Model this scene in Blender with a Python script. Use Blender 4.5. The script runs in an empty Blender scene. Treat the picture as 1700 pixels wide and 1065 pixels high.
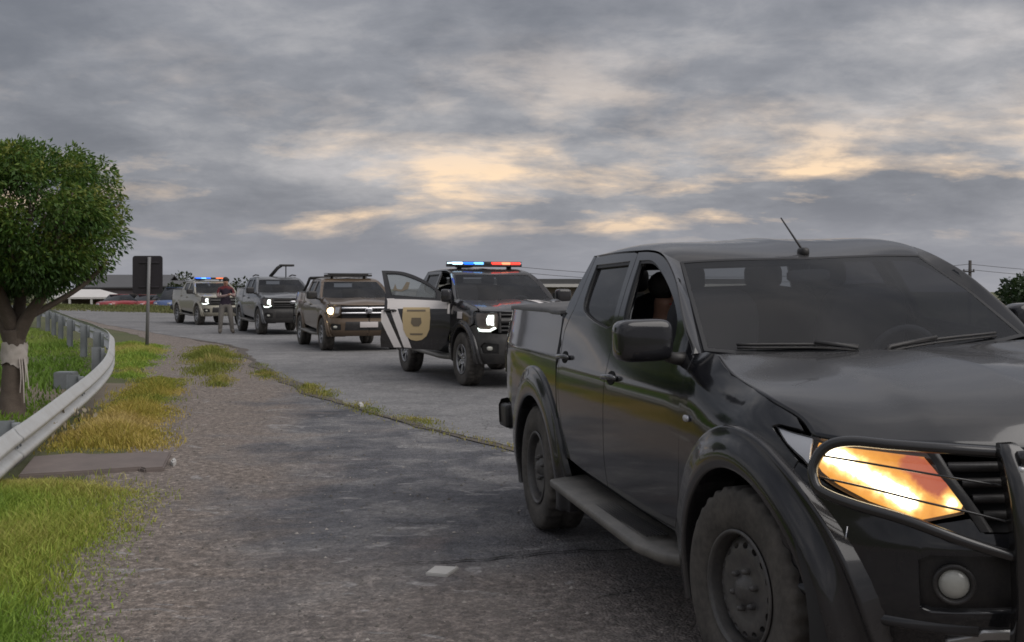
import bpy, bmesh, math, random
import numpy as np
from mathutils import Vector, Matrix
from mathutils.geometry import delaunay_2d_cdt
R=math.radians; random.seed(7); rng=np.random.default_rng(7)
SC=bpy.context.scene; COL=SC.collection
# ---------------------------------------------------------------- camera, sky, sun, exposure
CAMH=1.50; FPX=1950.; HOR=476.
cam=bpy.data.objects.new('camera',bpy.data.cameras.new('camera')); COL.objects.link(cam)
cam.location=(0,0,CAMH); cam.rotation_euler=(R(90),0,0)
cam.data.sensor_width=36; cam.data.lens=36*FPX/1700; cam.data.shift_y=-(532.5-HOR)/1700
cam.data.clip_end=5000; SC.camera=cam
SUN_EL=R(45); SUN_AZ=R(122)            # azimuth clockwise from the view axis (+Y)
GLOW_AZ=R(14)
W=bpy.data.worlds.new('World'); SC.world=W; W.use_nodes=True
def build_sky():
    nt=W.node_tree; N=nt.nodes; L=nt.links; N.clear()
    def nd(t,**k):
        n=N.new(t)
        for a,b in k.items(): setattr(n,a,b)
        return n
    def m(op,a,b=None,c=None,clamp=False):
        n=nd('ShaderNodeMath',operation=op,use_clamp=clamp)
        for i,v in enumerate((a,b,c)):
            if v is None: continue
            if isinstance(v,(int,float)): n.inputs[i].default_value=v
            else: L.new(v,n.inputs[i])
        return n.outputs[0]
    def ramp(f,*st):
        n=nd('ShaderNodeValToRGB'); e=n.color_ramp.elements
        while len(e)<len(st): e.new(.5)
        for i,(p,c) in enumerate(st): e[i].position=p; e[i].color=(*c,1) if len(c)==3 else c
        L.new(f,n.inputs[0]); return n.outputs[0]
    def mix(f,a,b,bt='MIX'):
        n=nd('ShaderNodeMix',data_type='RGBA',blend_type=bt)
        for i,v in ((0,f),(6,a),(7,b)):
            if isinstance(v,(int,float)): n.inputs[i].default_value=v
            elif isinstance(v,tuple): n.inputs[i].default_value=(*v,1)
            else: L.new(v,n.inputs[i])
        return n.outputs[2]
    def noise(vec,sc,det,rough,dist=0.,w=None):
        n=nd('ShaderNodeTexNoise'); n.inputs['Scale'].default_value=sc; n.inputs['Detail'].default_value=det
        n.inputs['Roughness'].default_value=rough; n.inputs['Distortion'].default_value=dist; L.new(vec,n.inputs['Vector']); return n.outputs[0]
    tc=nd('ShaderNodeTexCoord'); sp=nd('ShaderNodeSeparateXYZ'); L.new(tc.outputs['Generated'],sp.inputs[0])
    x,y,z=sp.outputs; zz=m('MAXIMUM',z,0.0)
    den=m('ADD',zz,.24)
    cv=nd('ShaderNodeCombineXYZ'); L.new(m('DIVIDE',x,den),cv.inputs[0]); L.new(m('DIVIDE',y,den),cv.inputs[1]); cv.inputs[2].default_value=SKYSEED
    P=cv.outputs[0]
    big=noise(P,.85,2,.5,.15); mid=noise(P,2.3,6,.55,.2); fine=noise(P,6.5,7,.62,.25)
    dens=m('ADD',m('ADD',m('MULTIPLY',big,.50),m('MULTIPLY',mid,.36)),m('MULTIPLY',fine,.17))
    # cloud shade: thick parts slate grey, thin parts pale
    shade=ramp(dens,(.40,(.56,.54,.545)),(.46,(.395,.392,.41)),(.52,(.275,.282,.312)),(.60,(.19,.199,.228)),(.70,(.148,.157,.185)))
    # open sky between the clouds
    sky=nd('ShaderNodeTexSky',sky_type='NISHITA',sun_disc=False); sky.sun_elevation=SUN_EL; sky.sun_rotation=SUN_AZ
    sky.air_density=1.4; sky.dust_density=4.0; sky.ozone_density=1.0
    skyc=mix(1.0,sky.outputs[0],(.06,.06,.06),'MULTIPLY')
    # bearing from the sun: its glow on thin low cloud
    dt=nd('ShaderNodeVectorMath',operation='DOT_PRODUCT'); L.new(tc.outputs['Generated'],dt.inputs[0])
    dt.inputs[1].default_value=(math.sin(GLOW_AZ),math.cos(GLOW_AZ),0)
    near=m('POWER',m('MULTIPLY',m('ADD',dt.outputs['Value'],1.0),.5,clamp=True),4.0)
    lo=ramp(zz,(.0,(.0,)*3),(.03,(.45,)*3),(.05,(1,)*3),(.095,(.95,)*3),(.14,(.5,)*3),(.22,(.16,)*3),(.5,(.05,)*3))
    P2=nd('ShaderNodeVectorMath',operation='MULTIPLY'); L.new(P,P2.inputs[0]); P2.inputs[1].default_value=(.72,1.0,1)
    streak=noise(P2.outputs[0],2.9,7,.58,.25)
    gap=ramp(m('SUBTRACT',m('ADD',streak,m('MULTIPLY',m('SUBTRACT',1.0,dens),.75)),.38),(.48,(0,0,0)),(.57,(.34,)*3),(.655,(1,1,1)))
    gl=m('MULTIPLY',m('MULTIPLY',gap,lo),near,clamp=True)
    glowc=mix(m('MULTIPLY',lo,.9,clamp=True),(.74,.69,.67),(1.32,.93,.55))
    col=mix(m('MULTIPLY',gl,.9),shade,glowc)
    # haze towards the horizon
    hz=ramp(zz,(.0,(.9,)*3),(.035,(.62,)*3),(.075,(.12,)*3),(.13,(0,0,0)))
    col=mix(m('MULTIPLY',hz,.8),col,(.36,.365,.405))
    # a little of the physical sky shows through everywhere
    col=mix(.08,col,skyc)
    # overcast luminance law: brighter towards the zenith
    col=mix(1.0,col,ramp(zz,(0,(.50,)*3),(.25,(.55,)*3),(1,(.82,)*3)),'MULTIPLY')
    bg=nd('ShaderNodeBackground'); L.new(col,bg.inputs[0]); bg.inputs[1].default_value=SKYGAIN
    out=nd('ShaderNodeOutputWorld'); L.new(bg.outputs[0],out.inputs[0])
SKYSEED=33.3; SKYGAIN=1.75
build_sky()
sl=bpy.data.lights.new('sun','SUN'); sl.energy=1.5; sl.angle=R(60); sl.color=(1,.96,.92)
so=bpy.data.objects.new('sun',sl); COL.objects.link(so)
so.rotation_euler=Vector((math.sin(SUN_AZ)*math.cos(SUN_EL),math.cos(SUN_AZ)*math.cos(SUN_EL),math.sin(SUN_EL))).to_track_quat('Z','Y').to_euler()
vs=SC.view_settings; SC.display_settings.display_device='sRGB'; vs.view_transform='Standard'; vs.look='None'; vs.exposure=0.22; vs.gamma=1; vs.use_curve_mapping=False
SC.cycles.filter_width=1.7; SC.cycles.max_bounces=8; SC.cycles.transparent_max_bounces=16; SC.cycles.use_denoising=True
SC.cycles.caustics_reflective=False; SC.cycles.caustics_refractive=False

# ---------------------------------------------------------------- materials
def mat(name,col=(.5,.5,.5),rough=.6,metal=0.,coat=0.,spec=.5,emit=None,es=0.,fn=None):
    m=bpy.data.materials.new(name); m.use_nodes=True; b=m.node_tree.nodes['Principled BSDF']
    b.inputs['Base Color'].default_value=(*col,1); b.inputs['Roughness'].default_value=rough; b.inputs['Metallic'].default_value=metal
    b.inputs['Coat Weight'].default_value=coat; b.inputs['Coat Roughness'].default_value=.06; b.inputs['Specular IOR Level'].default_value=spec
    if emit: b.inputs['Emission Color'].default_value=(*emit,1); b.inputs['Emission Strength'].default_value=es
    if fn: fn(G(m),b)
    return m
class G:
    def __init__(g,m): g.nt=m.node_tree; g.N=g.nt.nodes; g.L=g.nt.links; g.out=g.N.get('Material Output')
    def nd(g,t,**k):
        n=g.N.new(t)
        for a,b in k.items(): setattr(n,a,b)
        return n
    def st(g,i,v):
        if isinstance(v,(int,float)): i.default_value=v
        elif isinstance(v,tuple): i.default_value=(*v,1) if len(v)==3 and i.type=='RGBA' else v
        else: g.L.new(v,i)
    def obj(g): return g.nd('ShaderNodeTexCoord').outputs['Object']
    def pos(g): return g.nd('ShaderNodeNewGeometry').outputs['Position']
    def noise(g,vec,sc,det=4,rough=.55,dist=0.,out=0):
        n=g.nd('ShaderNodeTexNoise'); g.st(n.inputs['Scale'],sc); g.st(n.inputs['Detail'],det); g.st(n.inputs['Roughness'],rough); g.st(n.inputs['Distortion'],dist)
        g.L.new(vec,n.inputs['Vector']); return n.outputs[out]
    def vor(g,vec,sc,feat='F1',rnd=1.,out=0):
        n=g.nd('ShaderNodeTexVoronoi',feature=feat); g.st(n.inputs['Scale'],sc); g.st(n.inputs['Randomness'],rnd); g.L.new(vec,n.inputs['Vector']); return n.outputs[out]
    def ramp(g,f,*st):
        n=g.nd('ShaderNodeValToRGB'); e=n.color_ramp.elements
        while len(e)<len(st): e.new(.5)
        for i,(p,c) in enumerate(st):
            if isinstance(c,(int,float)): c=(c,c,c)
            e[i].position=p; e[i].color=(*c,1)
        g.L.new(f,n.inputs[0]); return n.outputs[0]
    def m(g,op,a,b=None,clamp=False):
        n=g.nd('ShaderNodeMath',operation=op,use_clamp=clamp); g.st(n.inputs[0],a)
        if b is not None: g.st(n.inputs[1],b)
        return n.outputs[0]
    def mix(g,f,a,b,bt='MIX'):
        n=g.nd('ShaderNodeMix',data_type='RGBA',blend_type=bt); g.st(n.inputs[0],f); g.st(n.inputs[6],a); g.st(n.inputs[7],b); return n.outputs[2]
    def bump(g,h,s=.3,d=.01,nrm=None):
        n=g.nd('ShaderNodeBump'); g.st(n.inputs['Strength'],s); g.st(n.inputs['Distance'],d); g.L.new(h,n.inputs['Height'])
        if nrm: g.L.new(nrm,n.inputs['Normal'])
        return n.outputs[0]
    def sep(g,v):
        n=g.nd('ShaderNodeSeparateXYZ'); g.L.new(v,n.inputs[0]); return n.outputs
    def mapv(g,v,sc=(1,1,1),rot=(0,0,0),loc=(0,0,0)):
        n=g.nd('ShaderNodeMapping'); n.inputs['Scale'].default_value=sc; n.inputs['Rotation'].default_value=rot; n.inputs['Location'].default_value=loc
        g.L.new(v,n.inputs[0]); return n.outputs[0]
def paint(name,col,dust=.35,rough=.22,dcol=(.16,.145,.125),metal=.0,settle_lift=.12):
    """car paint with road dust: more on the lower body, thin film elsewhere"""
    def fn(g,b):
        o=g.obj(); z=g.sep(o)[2]
        n1=g.noise(o,3.1,5,.6); n2=g.noise(o,26,4,.65); n3=g.noise(g.mapv(o,(9,9,2.2)),2.,4,.6)
        low=g.ramp(z,(.25,.75),(.50,.26),(.85,.09),(1.2,.05))
        d=g.m('MULTIPLY',g.m('MULTIPLY',low,g.ramp(g.m('ADD',g.m('MULTIPLY',n1,.55),g.m('MULTIPLY',n3,.45)),(.3,.35),(.7,1.))),dust*2.2,clamp=True)
        up=g.ramp(g.sep(g.nd('ShaderNodeNewGeometry').outputs['Normal'])[2],(.55,0.),(.97,1.))
        d=g.m('ADD',d,g.m('MULTIPLY',g.m('MULTIPLY',up,g.ramp(n1,(.3,.7),(.7,1.))),settle_lift),clamp=True)  # dust on upward faces; its paleness also paints in hood and roof brightness
        sp=g.ramp(g.noise(o,95,2,.5),(.70,0.),(.78,1.))
        d=g.m('ADD',d,g.m('MULTIPLY',sp,dust*.22),clamp=True)
        g.st(b.inputs['Base Color'],g.mix(d,col,dcol))
        g.st(b.inputs['Roughness'],g.m('ADD',g.m('MULTIPLY',d,.55),g.m('ADD',rough-.05,g.m('MULTIPLY',n2,.10))))
        g.st(b.inputs['Coat Weight'],g.m('SUBTRACT',.8,g.m('MULTIPLY',d,1.1),clamp=True))
        g.st(b.inputs['Normal'],g.bump(g.noise(o,1.7,3,.5),.05,.02))
    return mat(name,col,rough,metal,.8,spec=.25,fn=fn)
def glass(name,tint=(.2,.2,.22),film=.12,filmc=(.22,.22,.23),refl=1.):
    m=bpy.data.materials.new(name); m.use_nodes=True; g=G(m); g.N.remove(g.N['Principled BSDF'])
    o=g.obj()
    tr=g.nd('ShaderNodeBsdfTransparent'); tr.inputs[0].default_value=(*tint,1)
    df=g.nd('ShaderNodeBsdfDiffuse'); df.inputs[0].default_value=(*filmc,1)
    gl=g.nd('ShaderNodeBsdfGlossy'); gl.inputs['Roughness'].default_value=.03; gl.inputs[0].default_value=(refl,refl,refl,1)
    fr=g.nd('ShaderNodeFresnel'); g.st(fr.inputs[0],g.m('SUBTRACT',1.5,g.m('MULTIPLY',g.nd('ShaderNodeNewGeometry').outputs['Backfacing'],.8333)))
    a=g.nd('ShaderNodeMixShader'); g.st(a.inputs[0],g.m('MULTIPLY',g.ramp(g.noise(o,2.3,5,.6),(.25,.6),(.75,1.3)),film)); g.L.new(tr.outputs[0],a.inputs[1]); g.L.new(df.outputs[0],a.inputs[2])
    b=g.nd('ShaderNodeMixShader'); g.L.new(fr.outputs[0],b.inputs[0]); g.L.new(a.outputs[0],b.inputs[1]); g.L.new(gl.outputs[0],b.inputs[2])
    g.L.new(b.outputs[0],g.out.inputs[0]); return m
def emis(name,col,s,var=0.,sc=30.,lo=(.2,.2,.2)):
    """a lit lamp element: glows, over a dark plastic body"""
    def fn(g,b):
        if var:
            n=g.noise(g.obj(),sc,4,.6,.6); g.st(b.inputs['Emission Strength'],g.m('MULTIPLY',g.ramp(n,(.32,1-var),(.66,1.+var)),s))
    return mat(name,tuple(c*.3 for c in col),.25,emit=col,es=s,fn=fn)
def dusty(name,col,rough=.75,dcol=(.17,.15,.125),amt=.5,sc=14.,bump=.15):
    def fn(g,b):
        o=g.obj(); n=g.noise(o,sc,5,.65); n2=g.noise(o,sc*6,3,.6)
        f=g.m('MULTIPLY',g.ramp(g.m('ADD',g.m('MULTIPLY',n,.7),g.m('MULTIPLY',n2,.3)),(.3,0.),(.7,1.)),amt)
        g.st(b.inputs['Base Color'],g.mix(f,col,dcol)); g.st(b.inputs['Normal'],g.bump(n2,bump,.004))
    return mat(name,col,rough,fn=fn)
M={}
M['plastic']=dusty('black_plastic',(.012,.012,.014),.45,amt=.18)
M['flare']=paint('flare_plastic',(.011,.011,.0135),.18,.20,(.15,.14,.13))
M['tyre']=dusty('tyre_rubber',(.03,.028,.026),.85,(.15,.135,.118),.85,7.)
M['steel_wheel']=dusty('steel_wheel',(.045,.045,.048),.45,(.15,.138,.122),.7,12.,.05)
M['alloy']=mat('alloy_wheel',(.35,.35,.36),.35,.8)
M['dark']=mat('dark_inner',(.008,.008,.009),.9)
M['seal']=mat('window_seal',(.012,.012,.013),.5)
M['tube']=mat('black_tube',(.016,.015,.015),.22,.0,.6)
M['chrome']=mat('chrome',(.62,.62,.64),.12,1.)
M['silver']=mat('silver_paint',(.5,.5,.5),.3,.6)
M['mirror']=mat('mirror_glass',(.6,.62,.65),.03,1.)
M['seat']=mat('seat_cloth',(.03,.03,.034),.9)
M['lens']=glass('lamp_lens',(.93,.93,.93),.02,(.4,.4,.4))
M['windshield']=glass('windscreen_glass',(.55,.57,.60),.04,(.20,.205,.225),.62)
M['tint']=glass('tinted_glass',(.08,.08,.09),.25,(.10,.10,.104),.9)
M['clear']=glass('clear_glass',(.55,.58,.57),.3,(.3,.32,.32))
M['red_lens']=mat('red_lens',(.35,.02,.02),.15,coat=.5)
M['black']=paint('dusty_black_paint',(.0105,.011,.0135),.13,.11,(.17,.165,.162),settle_lift=.30)
M['handle']=mat('handle_gloss',(.10,.10,.105),.15,.6,.8)
M['white_dec']=mat('white_decal',(.72,.68,.66),.45)
M['gold_dec']=mat('gold_decal',(.52,.40,.22),.45)
M['grey_dec']=mat('grey_decal',(.16,.13,.09),.5)
M['skinm']=mat('skin_tone',(.36,.19,.13),.55)
M['cloth']=mat('dark_cloth',(.02,.02,.026),.9)

# ---------------------------------------------------------------- mesh helpers
def mk(name,V,F,m,parent=None,smooth=True,normals=None,col=None):
    me=bpy.data.meshes.new(name); me.from_pydata([tuple(map(float,v)) for v in V],[],[tuple(map(int,f)) for f in F])
    if smooth: me.polygons.foreach_set('use_smooth',[True]*len(me.polygons))
    if isinstance(m,(list,tuple)):
        for q in m: me.materials.append(q)
    elif m: me.materials.append(m)
    if col is not None:
        a=me.color_attributes.new('col','FLOAT_COLOR','POINT'); c=np.ones((len(V),4),np.float32); c[:,:3]=col; a.data.foreach_set('color',c.ravel())
    me.update()
    if normals is not None: me.normals_split_custom_set_from_vertices([tuple(n) for n in normals])
    o=bpy.data.objects.new(name,me); COL.objects.link(o)
    if parent: o.parent=parent
    return o
def tag(o,label=None,cat=None,group=None,kind=None):
    for k,v in (('label',label),('category',cat),('group',group),('kind',kind)):
        if v: o[k]=v
    return o
def thing(name,label,cat,loc=(0,0,0),rz=0.,group=None):
    o=bpy.data.objects.new(name,None); COL.objects.link(o); o.location=loc; o.rotation_euler=(0,0,rz); o.empty_display_size=.3
    return tag(o,label,cat,group)
class MB:
    """collects pieces of one part"""
    def __init__(s): s.V=[]; s.F=[]; s.n=0
    def add(s,V,F):
        V=np.asarray(V,float).reshape(-1,3); s.V.append(V); s.F+= [tuple(i+s.n for i in f) for f in F]; s.n+=len(V); return s
    def xf(s,f): s.V=[f(v) for v in s.V]; return s
    def build(s,name,m,parent=None,smooth=True,col=None): return mk(name,np.concatenate(s.V),s.F,m,parent,smooth,col=col)
def box(c,d,bev=.0,rz=0.):
    bm=bmesh.new(); bmesh.ops.create_cube(bm,size=1); bmesh.ops.scale(bm,vec=d,verts=bm.verts)
    if bev: bmesh.ops.bevel(bm,geom=bm.edges[:],offset=bev,segments=2,affect='EDGES',profile=.6)
    bm.verts.index_update(); V=np.array([v.co[:] for v in bm.verts]); F=[[v.index for v in f.verts] for f in bm.faces]; bm.free()
    if rz: c_,s_=math.cos(rz),math.sin(rz); V=V@np.array([[c_,s_,0],[-s_,c_,0],[0,0,1]])
    return V+np.array(c),F
def frames(P):
    P=np.asarray(P,float); T=np.gradient(P,axis=0); T/=np.linalg.norm(T,axis=1)[:,None]+1e-12
    a=np.array([0,0,1.]) if abs(T[0][2])<.9 else np.array([1.,0,0]); n=np.cross(T[0],a); n/=np.linalg.norm(n); Ns=[n]
    for i in range(1,len(P)):
        n=n-T[i]*np.dot(n,T[i]); n/=np.linalg.norm(n)+1e-12; Ns.append(n)
    Ns=np.array(Ns); return P,T,Ns,np.cross(T,Ns)
def tube(P,r,k=10,cap=True,closed=False):
    P,T,A,B=frames(P); n=len(P); r=np.broadcast_to(np.asarray(r,float),(n,)); th=np.linspace(0,2*np.pi,k,endpoint=False)
    V=(P[:,None]+r[:,None,None]*(np.cos(th)[None,:,None]*A[:,None]+np.sin(th)[None,:,None]*B[:,None])).reshape(-1,3)
    F=[(i*k+j,i*k+(j+1)%k,(i+1)*k+(j+1)%k,(i+1)*k+j) for i in range(n-1) for j in range(k)]
    if cap: F+=[tuple(range(k))[::-1],tuple((n-1)*k+j for j in range(k))]
    return V,F
def revolve(prof,k=48,axis='y',c=(0,0,0),mod=None):
    """prof: list of (radius, along-axis)"""
    pr=np.array(prof,float); th=np.linspace(0,2*np.pi,k,endpoint=False); n=len(pr)
    r=np.broadcast_to(pr[:,0][:,None],(n,k)).copy(); a=np.broadcast_to(pr[:,1][:,None],(n,k))
    if mod: r=mod(r,a,th[None,:])
    x=r*np.cos(th); z=r*np.sin(th)
    V=np.stack([x,a,z] if axis=='y' else ([a,x,z] if axis=='x' else [x,z,a]),-1).reshape(-1,3)+np.array(c)
    F=[(i*k+j,i*k+(j+1)%k,(i+1)*k+(j+1)%k,(i+1)*k+j) for i in range(n-1) for j in range(k)]
    return V,F
def sup(c,r,e=.5,nu=20,nv=12):
    """rounded box (superellipsoid)"""
    u=np.linspace(-np.pi,np.pi,nu,endpoint=False); v=np.linspace(-np.pi/2,np.pi/2,nv)
    p=lambda x:np.sign(x)*np.abs(x)**e
    U,Vv=np.meshgrid(u,v); X=p(np.cos(Vv))*p(np.cos(U)); Y=p(np.cos(Vv))*p(np.sin(U)); Z=p(np.sin(Vv))
    V=np.stack([X*r[0],Y*r[1],Z*r[2]],-1).reshape(-1,3)+np.array(c)
    F=[(i*nu+j,i*nu+(j+1)%nu,(i+1)*nu+(j+1)%nu,(i+1)*nu+j) for i in range(nv-1) for j in range(nu)]
    return V,F
def gridmesh(Pt):
    n,m=Pt.shape[:2]; return Pt.reshape(-1,3),[(i*m+j,i*m+j+1,(i+1)*m+j+1,(i+1)*m+j) for i in range(n-1) for j in range(m-1)]
def sm(pts,n=6):
    """open Catmull-Rom"""
    P=np.asarray(pts,float); Q=np.vstack([2*P[0]-P[1],P,2*P[-1]-P[-2]]); out=[]
    for i in range(1,len(Q)-2):
        a,b,c,d=Q[i-1:i+3]
        for t in np.linspace(0,1,n,endpoint=False): out.append(.5*((2*b)+(c-a)*t+(2*a-5*b+4*c-d)*t*t+(3*b-a-3*c+d)*t**3))
    out.append(P[-1]); return np.array(out)
def resamp(P,n):
    P=np.asarray(P,float); d=np.r_[0,np.cumsum(np.linalg.norm(np.diff(P,axis=0),axis=1))]; q=np.linspace(0,d[-1],n)
    return np.stack([np.interp(q,d,P[:,i]) for i in range(P.shape[1])],-1)
def coons(A0,A1,B0,B1):
    """A0,A1: n points along v at u=0 and u=1; B0,B1: m points along u at v=0 and v=1"""
    n,m=len(A0),len(B0); v=np.linspace(0,1,n)[:,None,None]; u=np.linspace(0,1,m)[None,:,None]
    return (1-u)*A0[:,None]+u*A1[:,None]+(1-v)*B0[None]+v*B1[None]-((1-u)*(1-v)*A0[0]+u*(1-v)*A1[0]+(1-u)*v*A0[-1]+u*v*A1[-1])
def inpoly(pts,poly):
    x,y=pts[:,0],pts[:,1]; r=np.zeros(len(pts),bool); p=np.asarray(poly); q=np.roll(p,1,0)
    for (x1,y1),(x2,y2) in zip(p,q):
        if y1==y2: continue
        c=((y1>y)!=(y2>y))&(x<(x2-x1)*(y-y1)/(y2-y1)+x1); r^=c
    return r
def dens(poly,d):
    out=[]; p=np.asarray(poly,float)
    for a,b in zip(p,np.roll(p,-1,0)):
        k=max(1,int(math.ceil(np.linalg.norm(b-a)/d)))
        for t in range(k): out.append(a+(b-a)*t/k)
    return np.array(out)
def cdt(outline,holes=(),grid=.05,edge=None):
    loops=[dens(l,edge or grid*.7) for l in (outline,*holes)]
    pts=[]; ed=[]; n=0
    for l in loops:
        k=len(l); pts.append(l); ed+=[(n+i,n+(i+1)%k) for i in range(k)]; n+=k
    lo=loops[0].min(0); hi=loops[0].max(0)
    gx,gy=np.meshgrid(np.arange(lo[0]+grid*.5,hi[0],grid),np.arange(lo[1]+grid*.5,hi[1],grid)); gp=np.stack([gx.ravel(),gy.ravel()],-1)
    if len(gp):
        k=inpoly(gp,loops[0])
        for h in loops[1:]: k&=~inpoly(gp,h)
        allb=np.vstack(loops)
        if k.any():
            gp=gp[k]; dm=np.sqrt(((gp[:,None]-allb[None])**2).sum(-1)).min(1); gp=gp[dm>grid*.45]; pts.append(gp)
    pts=np.vstack(pts)
    v,e,f,_,_,_=delaunay_2d_cdt([Vector(p) for p in pts],ed,[],0,1e-6)
    v=np.array([q[:] for q in v]); f=np.array([t for t in f if len(t)==3]); c=v[f].mean(1)
    k=inpoly(c,loops[0])
    for h in loops[1:]: k&=~inpoly(c,h)
    f=f[k]; a=v[f]; cr=(a[:,1,0]-a[:,0,0])*(a[:,2,1]-a[:,0,1])-(a[:,1,1]-a[:,0,1])*(a[:,2,0]-a[:,0,0])
    f[cr<0]=f[cr<0][:,::-1]; return v,f,loops
def panel(outline,F,holes=(),grid=.05,depth=.02,off=0.,sgn=1,edge=None,inset=0.):
    """sheet cut to an outline on the surface F, its edges turned in by depth. Returns V,faces,normals"""
    v,f,loops=cdt(outline,holes,grid,edge)
    def ev(p):
        e=2e-3; o=F(p[:,0],p[:,1]); da=F(p[:,0]+e,p[:,1])-F(p[:,0]-e,p[:,1]); db=F(p[:,0],p[:,1]+e)-F(p[:,0],p[:,1]-e)
        n=np.cross(da,db)*sgn; n/=np.linalg.norm(n,axis=1)[:,None]+1e-12; return o+n*off,n
    P,N=ev(v); Fc=[tuple(t) if sgn>0 else tuple(t[::-1]) for t in f]
    V=[P]; NN=[N]; n=len(P)
    if depth:
        for li,l in enumerate(loops):
            area=.5*np.sum(l[:,0]*np.roll(l[:,1],-1)-np.roll(l[:,0],-1)*l[:,1]); 
            if (area>0)!=(li==0): l=l[::-1]
            p,nn=ev(l); k=len(l); tg=np.roll(p,-1,0)-np.roll(p,1,0); out=np.cross(tg,nn); out*=sgn; out/=np.linalg.norm(out,axis=1)[:,None]+1e-12
            V+=[p,p-nn*depth]; NN+=[(out+nn*.9)/1.35,out]
            for i in range(k):
                j=(i+1)%k; q=(n+i,n+k+i,n+k+j,n+j); Fc.append(q if sgn>0 else q[::-1])
            n+=2*k
    return np.vstack(V),Fc,np.vstack(NN)
class PC:
    """monotone cubic through x,y"""
    def __init__(s,x,y):
        s.x=np.array(x,float); s.y=np.array(y,float)
        if s.x[0]>s.x[-1]: s.x=s.x[::-1].copy(); s.y=s.y[::-1].copy()
        h=np.diff(s.x); d=np.diff(s.y)/h; m=np.zeros(len(s.x)); m[0]=d[0]; m[-1]=d[-1]
        for i in range(1,len(s.x)-1):
            if d[i-1]*d[i]>0:
                w1=2*h[i]+h[i-1]; w2=h[i]+2*h[i-1]; m[i]=(w1+w2)/(w1/d[i-1]+w2/d[i])
        s.m=m
    def __call__(s,v):
        v=np.clip(np.asarray(v,float),s.x[0],s.x[-1])
        i=np.clip(np.searchsorted(s.x,v)-1,0,len(s.x)-2); h=s.x[i+1]-s.x[i]; t=(v-s.x[i])/h
        return ((1+2*t)*(1-t)**2)*s.y[i]+(t*(1-t)**2)*h*s.m[i]+(t*t*(3-2*t))*s.y[i+1]+(t*t*(t-1))*h*s.m[i+1]
class Skin:
    """plan curve (w,u) from nose centre round the right side to the tail, with a vertical profile of offsets at stations in u"""
    def __init__(k,plan,stations):
        p=np.array(plan,float); d=np.r_[0,np.cumsum(np.hypot(*np.diff(p,axis=0).T))]
        k.W=PC(d,p[:,0]); k.U=PC(d,p[:,1]); k.L=d[-1]
        ss=np.linspace(0,k.L,1500); k._s=ss; k._u=k.U(ss)
        k.su=[a for a,_ in stations]; k.pr=[PC([q[0] for q in b],[q[1] for q in b]) for _,b in stations]
    def sU(k,u): return np.interp(-np.asarray(u,float),-k._u,k._s)
    def off(k,u,t):
        u=np.atleast_1d(u); t=np.atleast_1d(t); v=np.array([p(t) for p in k.pr]); r=np.zeros_like(t,dtype=float)
        su=np.array(k.su); 
        idx=np.clip(np.searchsorted(-su,-u)-1,0,len(su)-2)
        f=np.clip((su[idx]-u)/(su[idx]-su[idx+1]),0,1); f=f*f*(3-2*f)
        j=np.arange(len(t)); return v[idx,j]*(1-f)+v[idx+1,j]*f
    def __call__(k,s,t):
        s=np.atleast_1d(np.asarray(s,float)); t=np.atleast_1d(np.asarray(t,float)); e=1e-3
        u=k.U(s); w=k.W(s); du=k.U(s+e)-k.U(s-e); dw=k.W(s+e)-k.W(s-e)
        l=np.hypot(du,dw)+1e-12; nu=dw/l; nw=-du/l
        o=k.off(u,t); return np.stack([u+nu*o,w+nw*o,t],-1)
# ---------------------------------------------------------------- pickups
# truck frame: u forward from the front axle, w to the truck's right, h up from the ground
REAR=[(-.6,.888),(-1.5,.89),(-2.3,.888),(-3.0,.885),(-3.5,.875),(-3.9,.85),(-4.10,.80),(-4.18,.70),(-4.22,0)]
CAB=[(.30,-.07),(.45,-.04),(.55,-.02),(.75,-.004),(.92,0),(1.06,-.004),(1.12,-.018),(1.22,-.052),(1.30,-.078),(1.42,-.115),(1.66,-.215),(1.72,-.245),(1.76,-.27)]
CAB2=[(.30,-.07),(.45,-.04),(.55,-.02),(.75,-.004),(.92,0),(1.05,-.006),(1.13,-.02),(1.22,-.035),(1.30,-.05),(1.38,-.068),(1.45,-.10),(1.66,-.205),(1.72,-.235),(1.76,-.26)]
BED=[(.30,-.07),(.45,-.03),(.6,-.01),(.9,0),(1.1,-.006),(1.2,-.025),(1.3,-.045),(1.4,-.06),(1.76,-.1)]
COWL=[(.30,-.06),(.45,-.035),(.6,-.012),(.85,0),(1.05,-.006),(1.13,-.02),(1.2,-.05),(1.25,-.085),(1.3,-.12)]
def plan(front): return front+[(w,u) for u,w in REAR]
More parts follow.
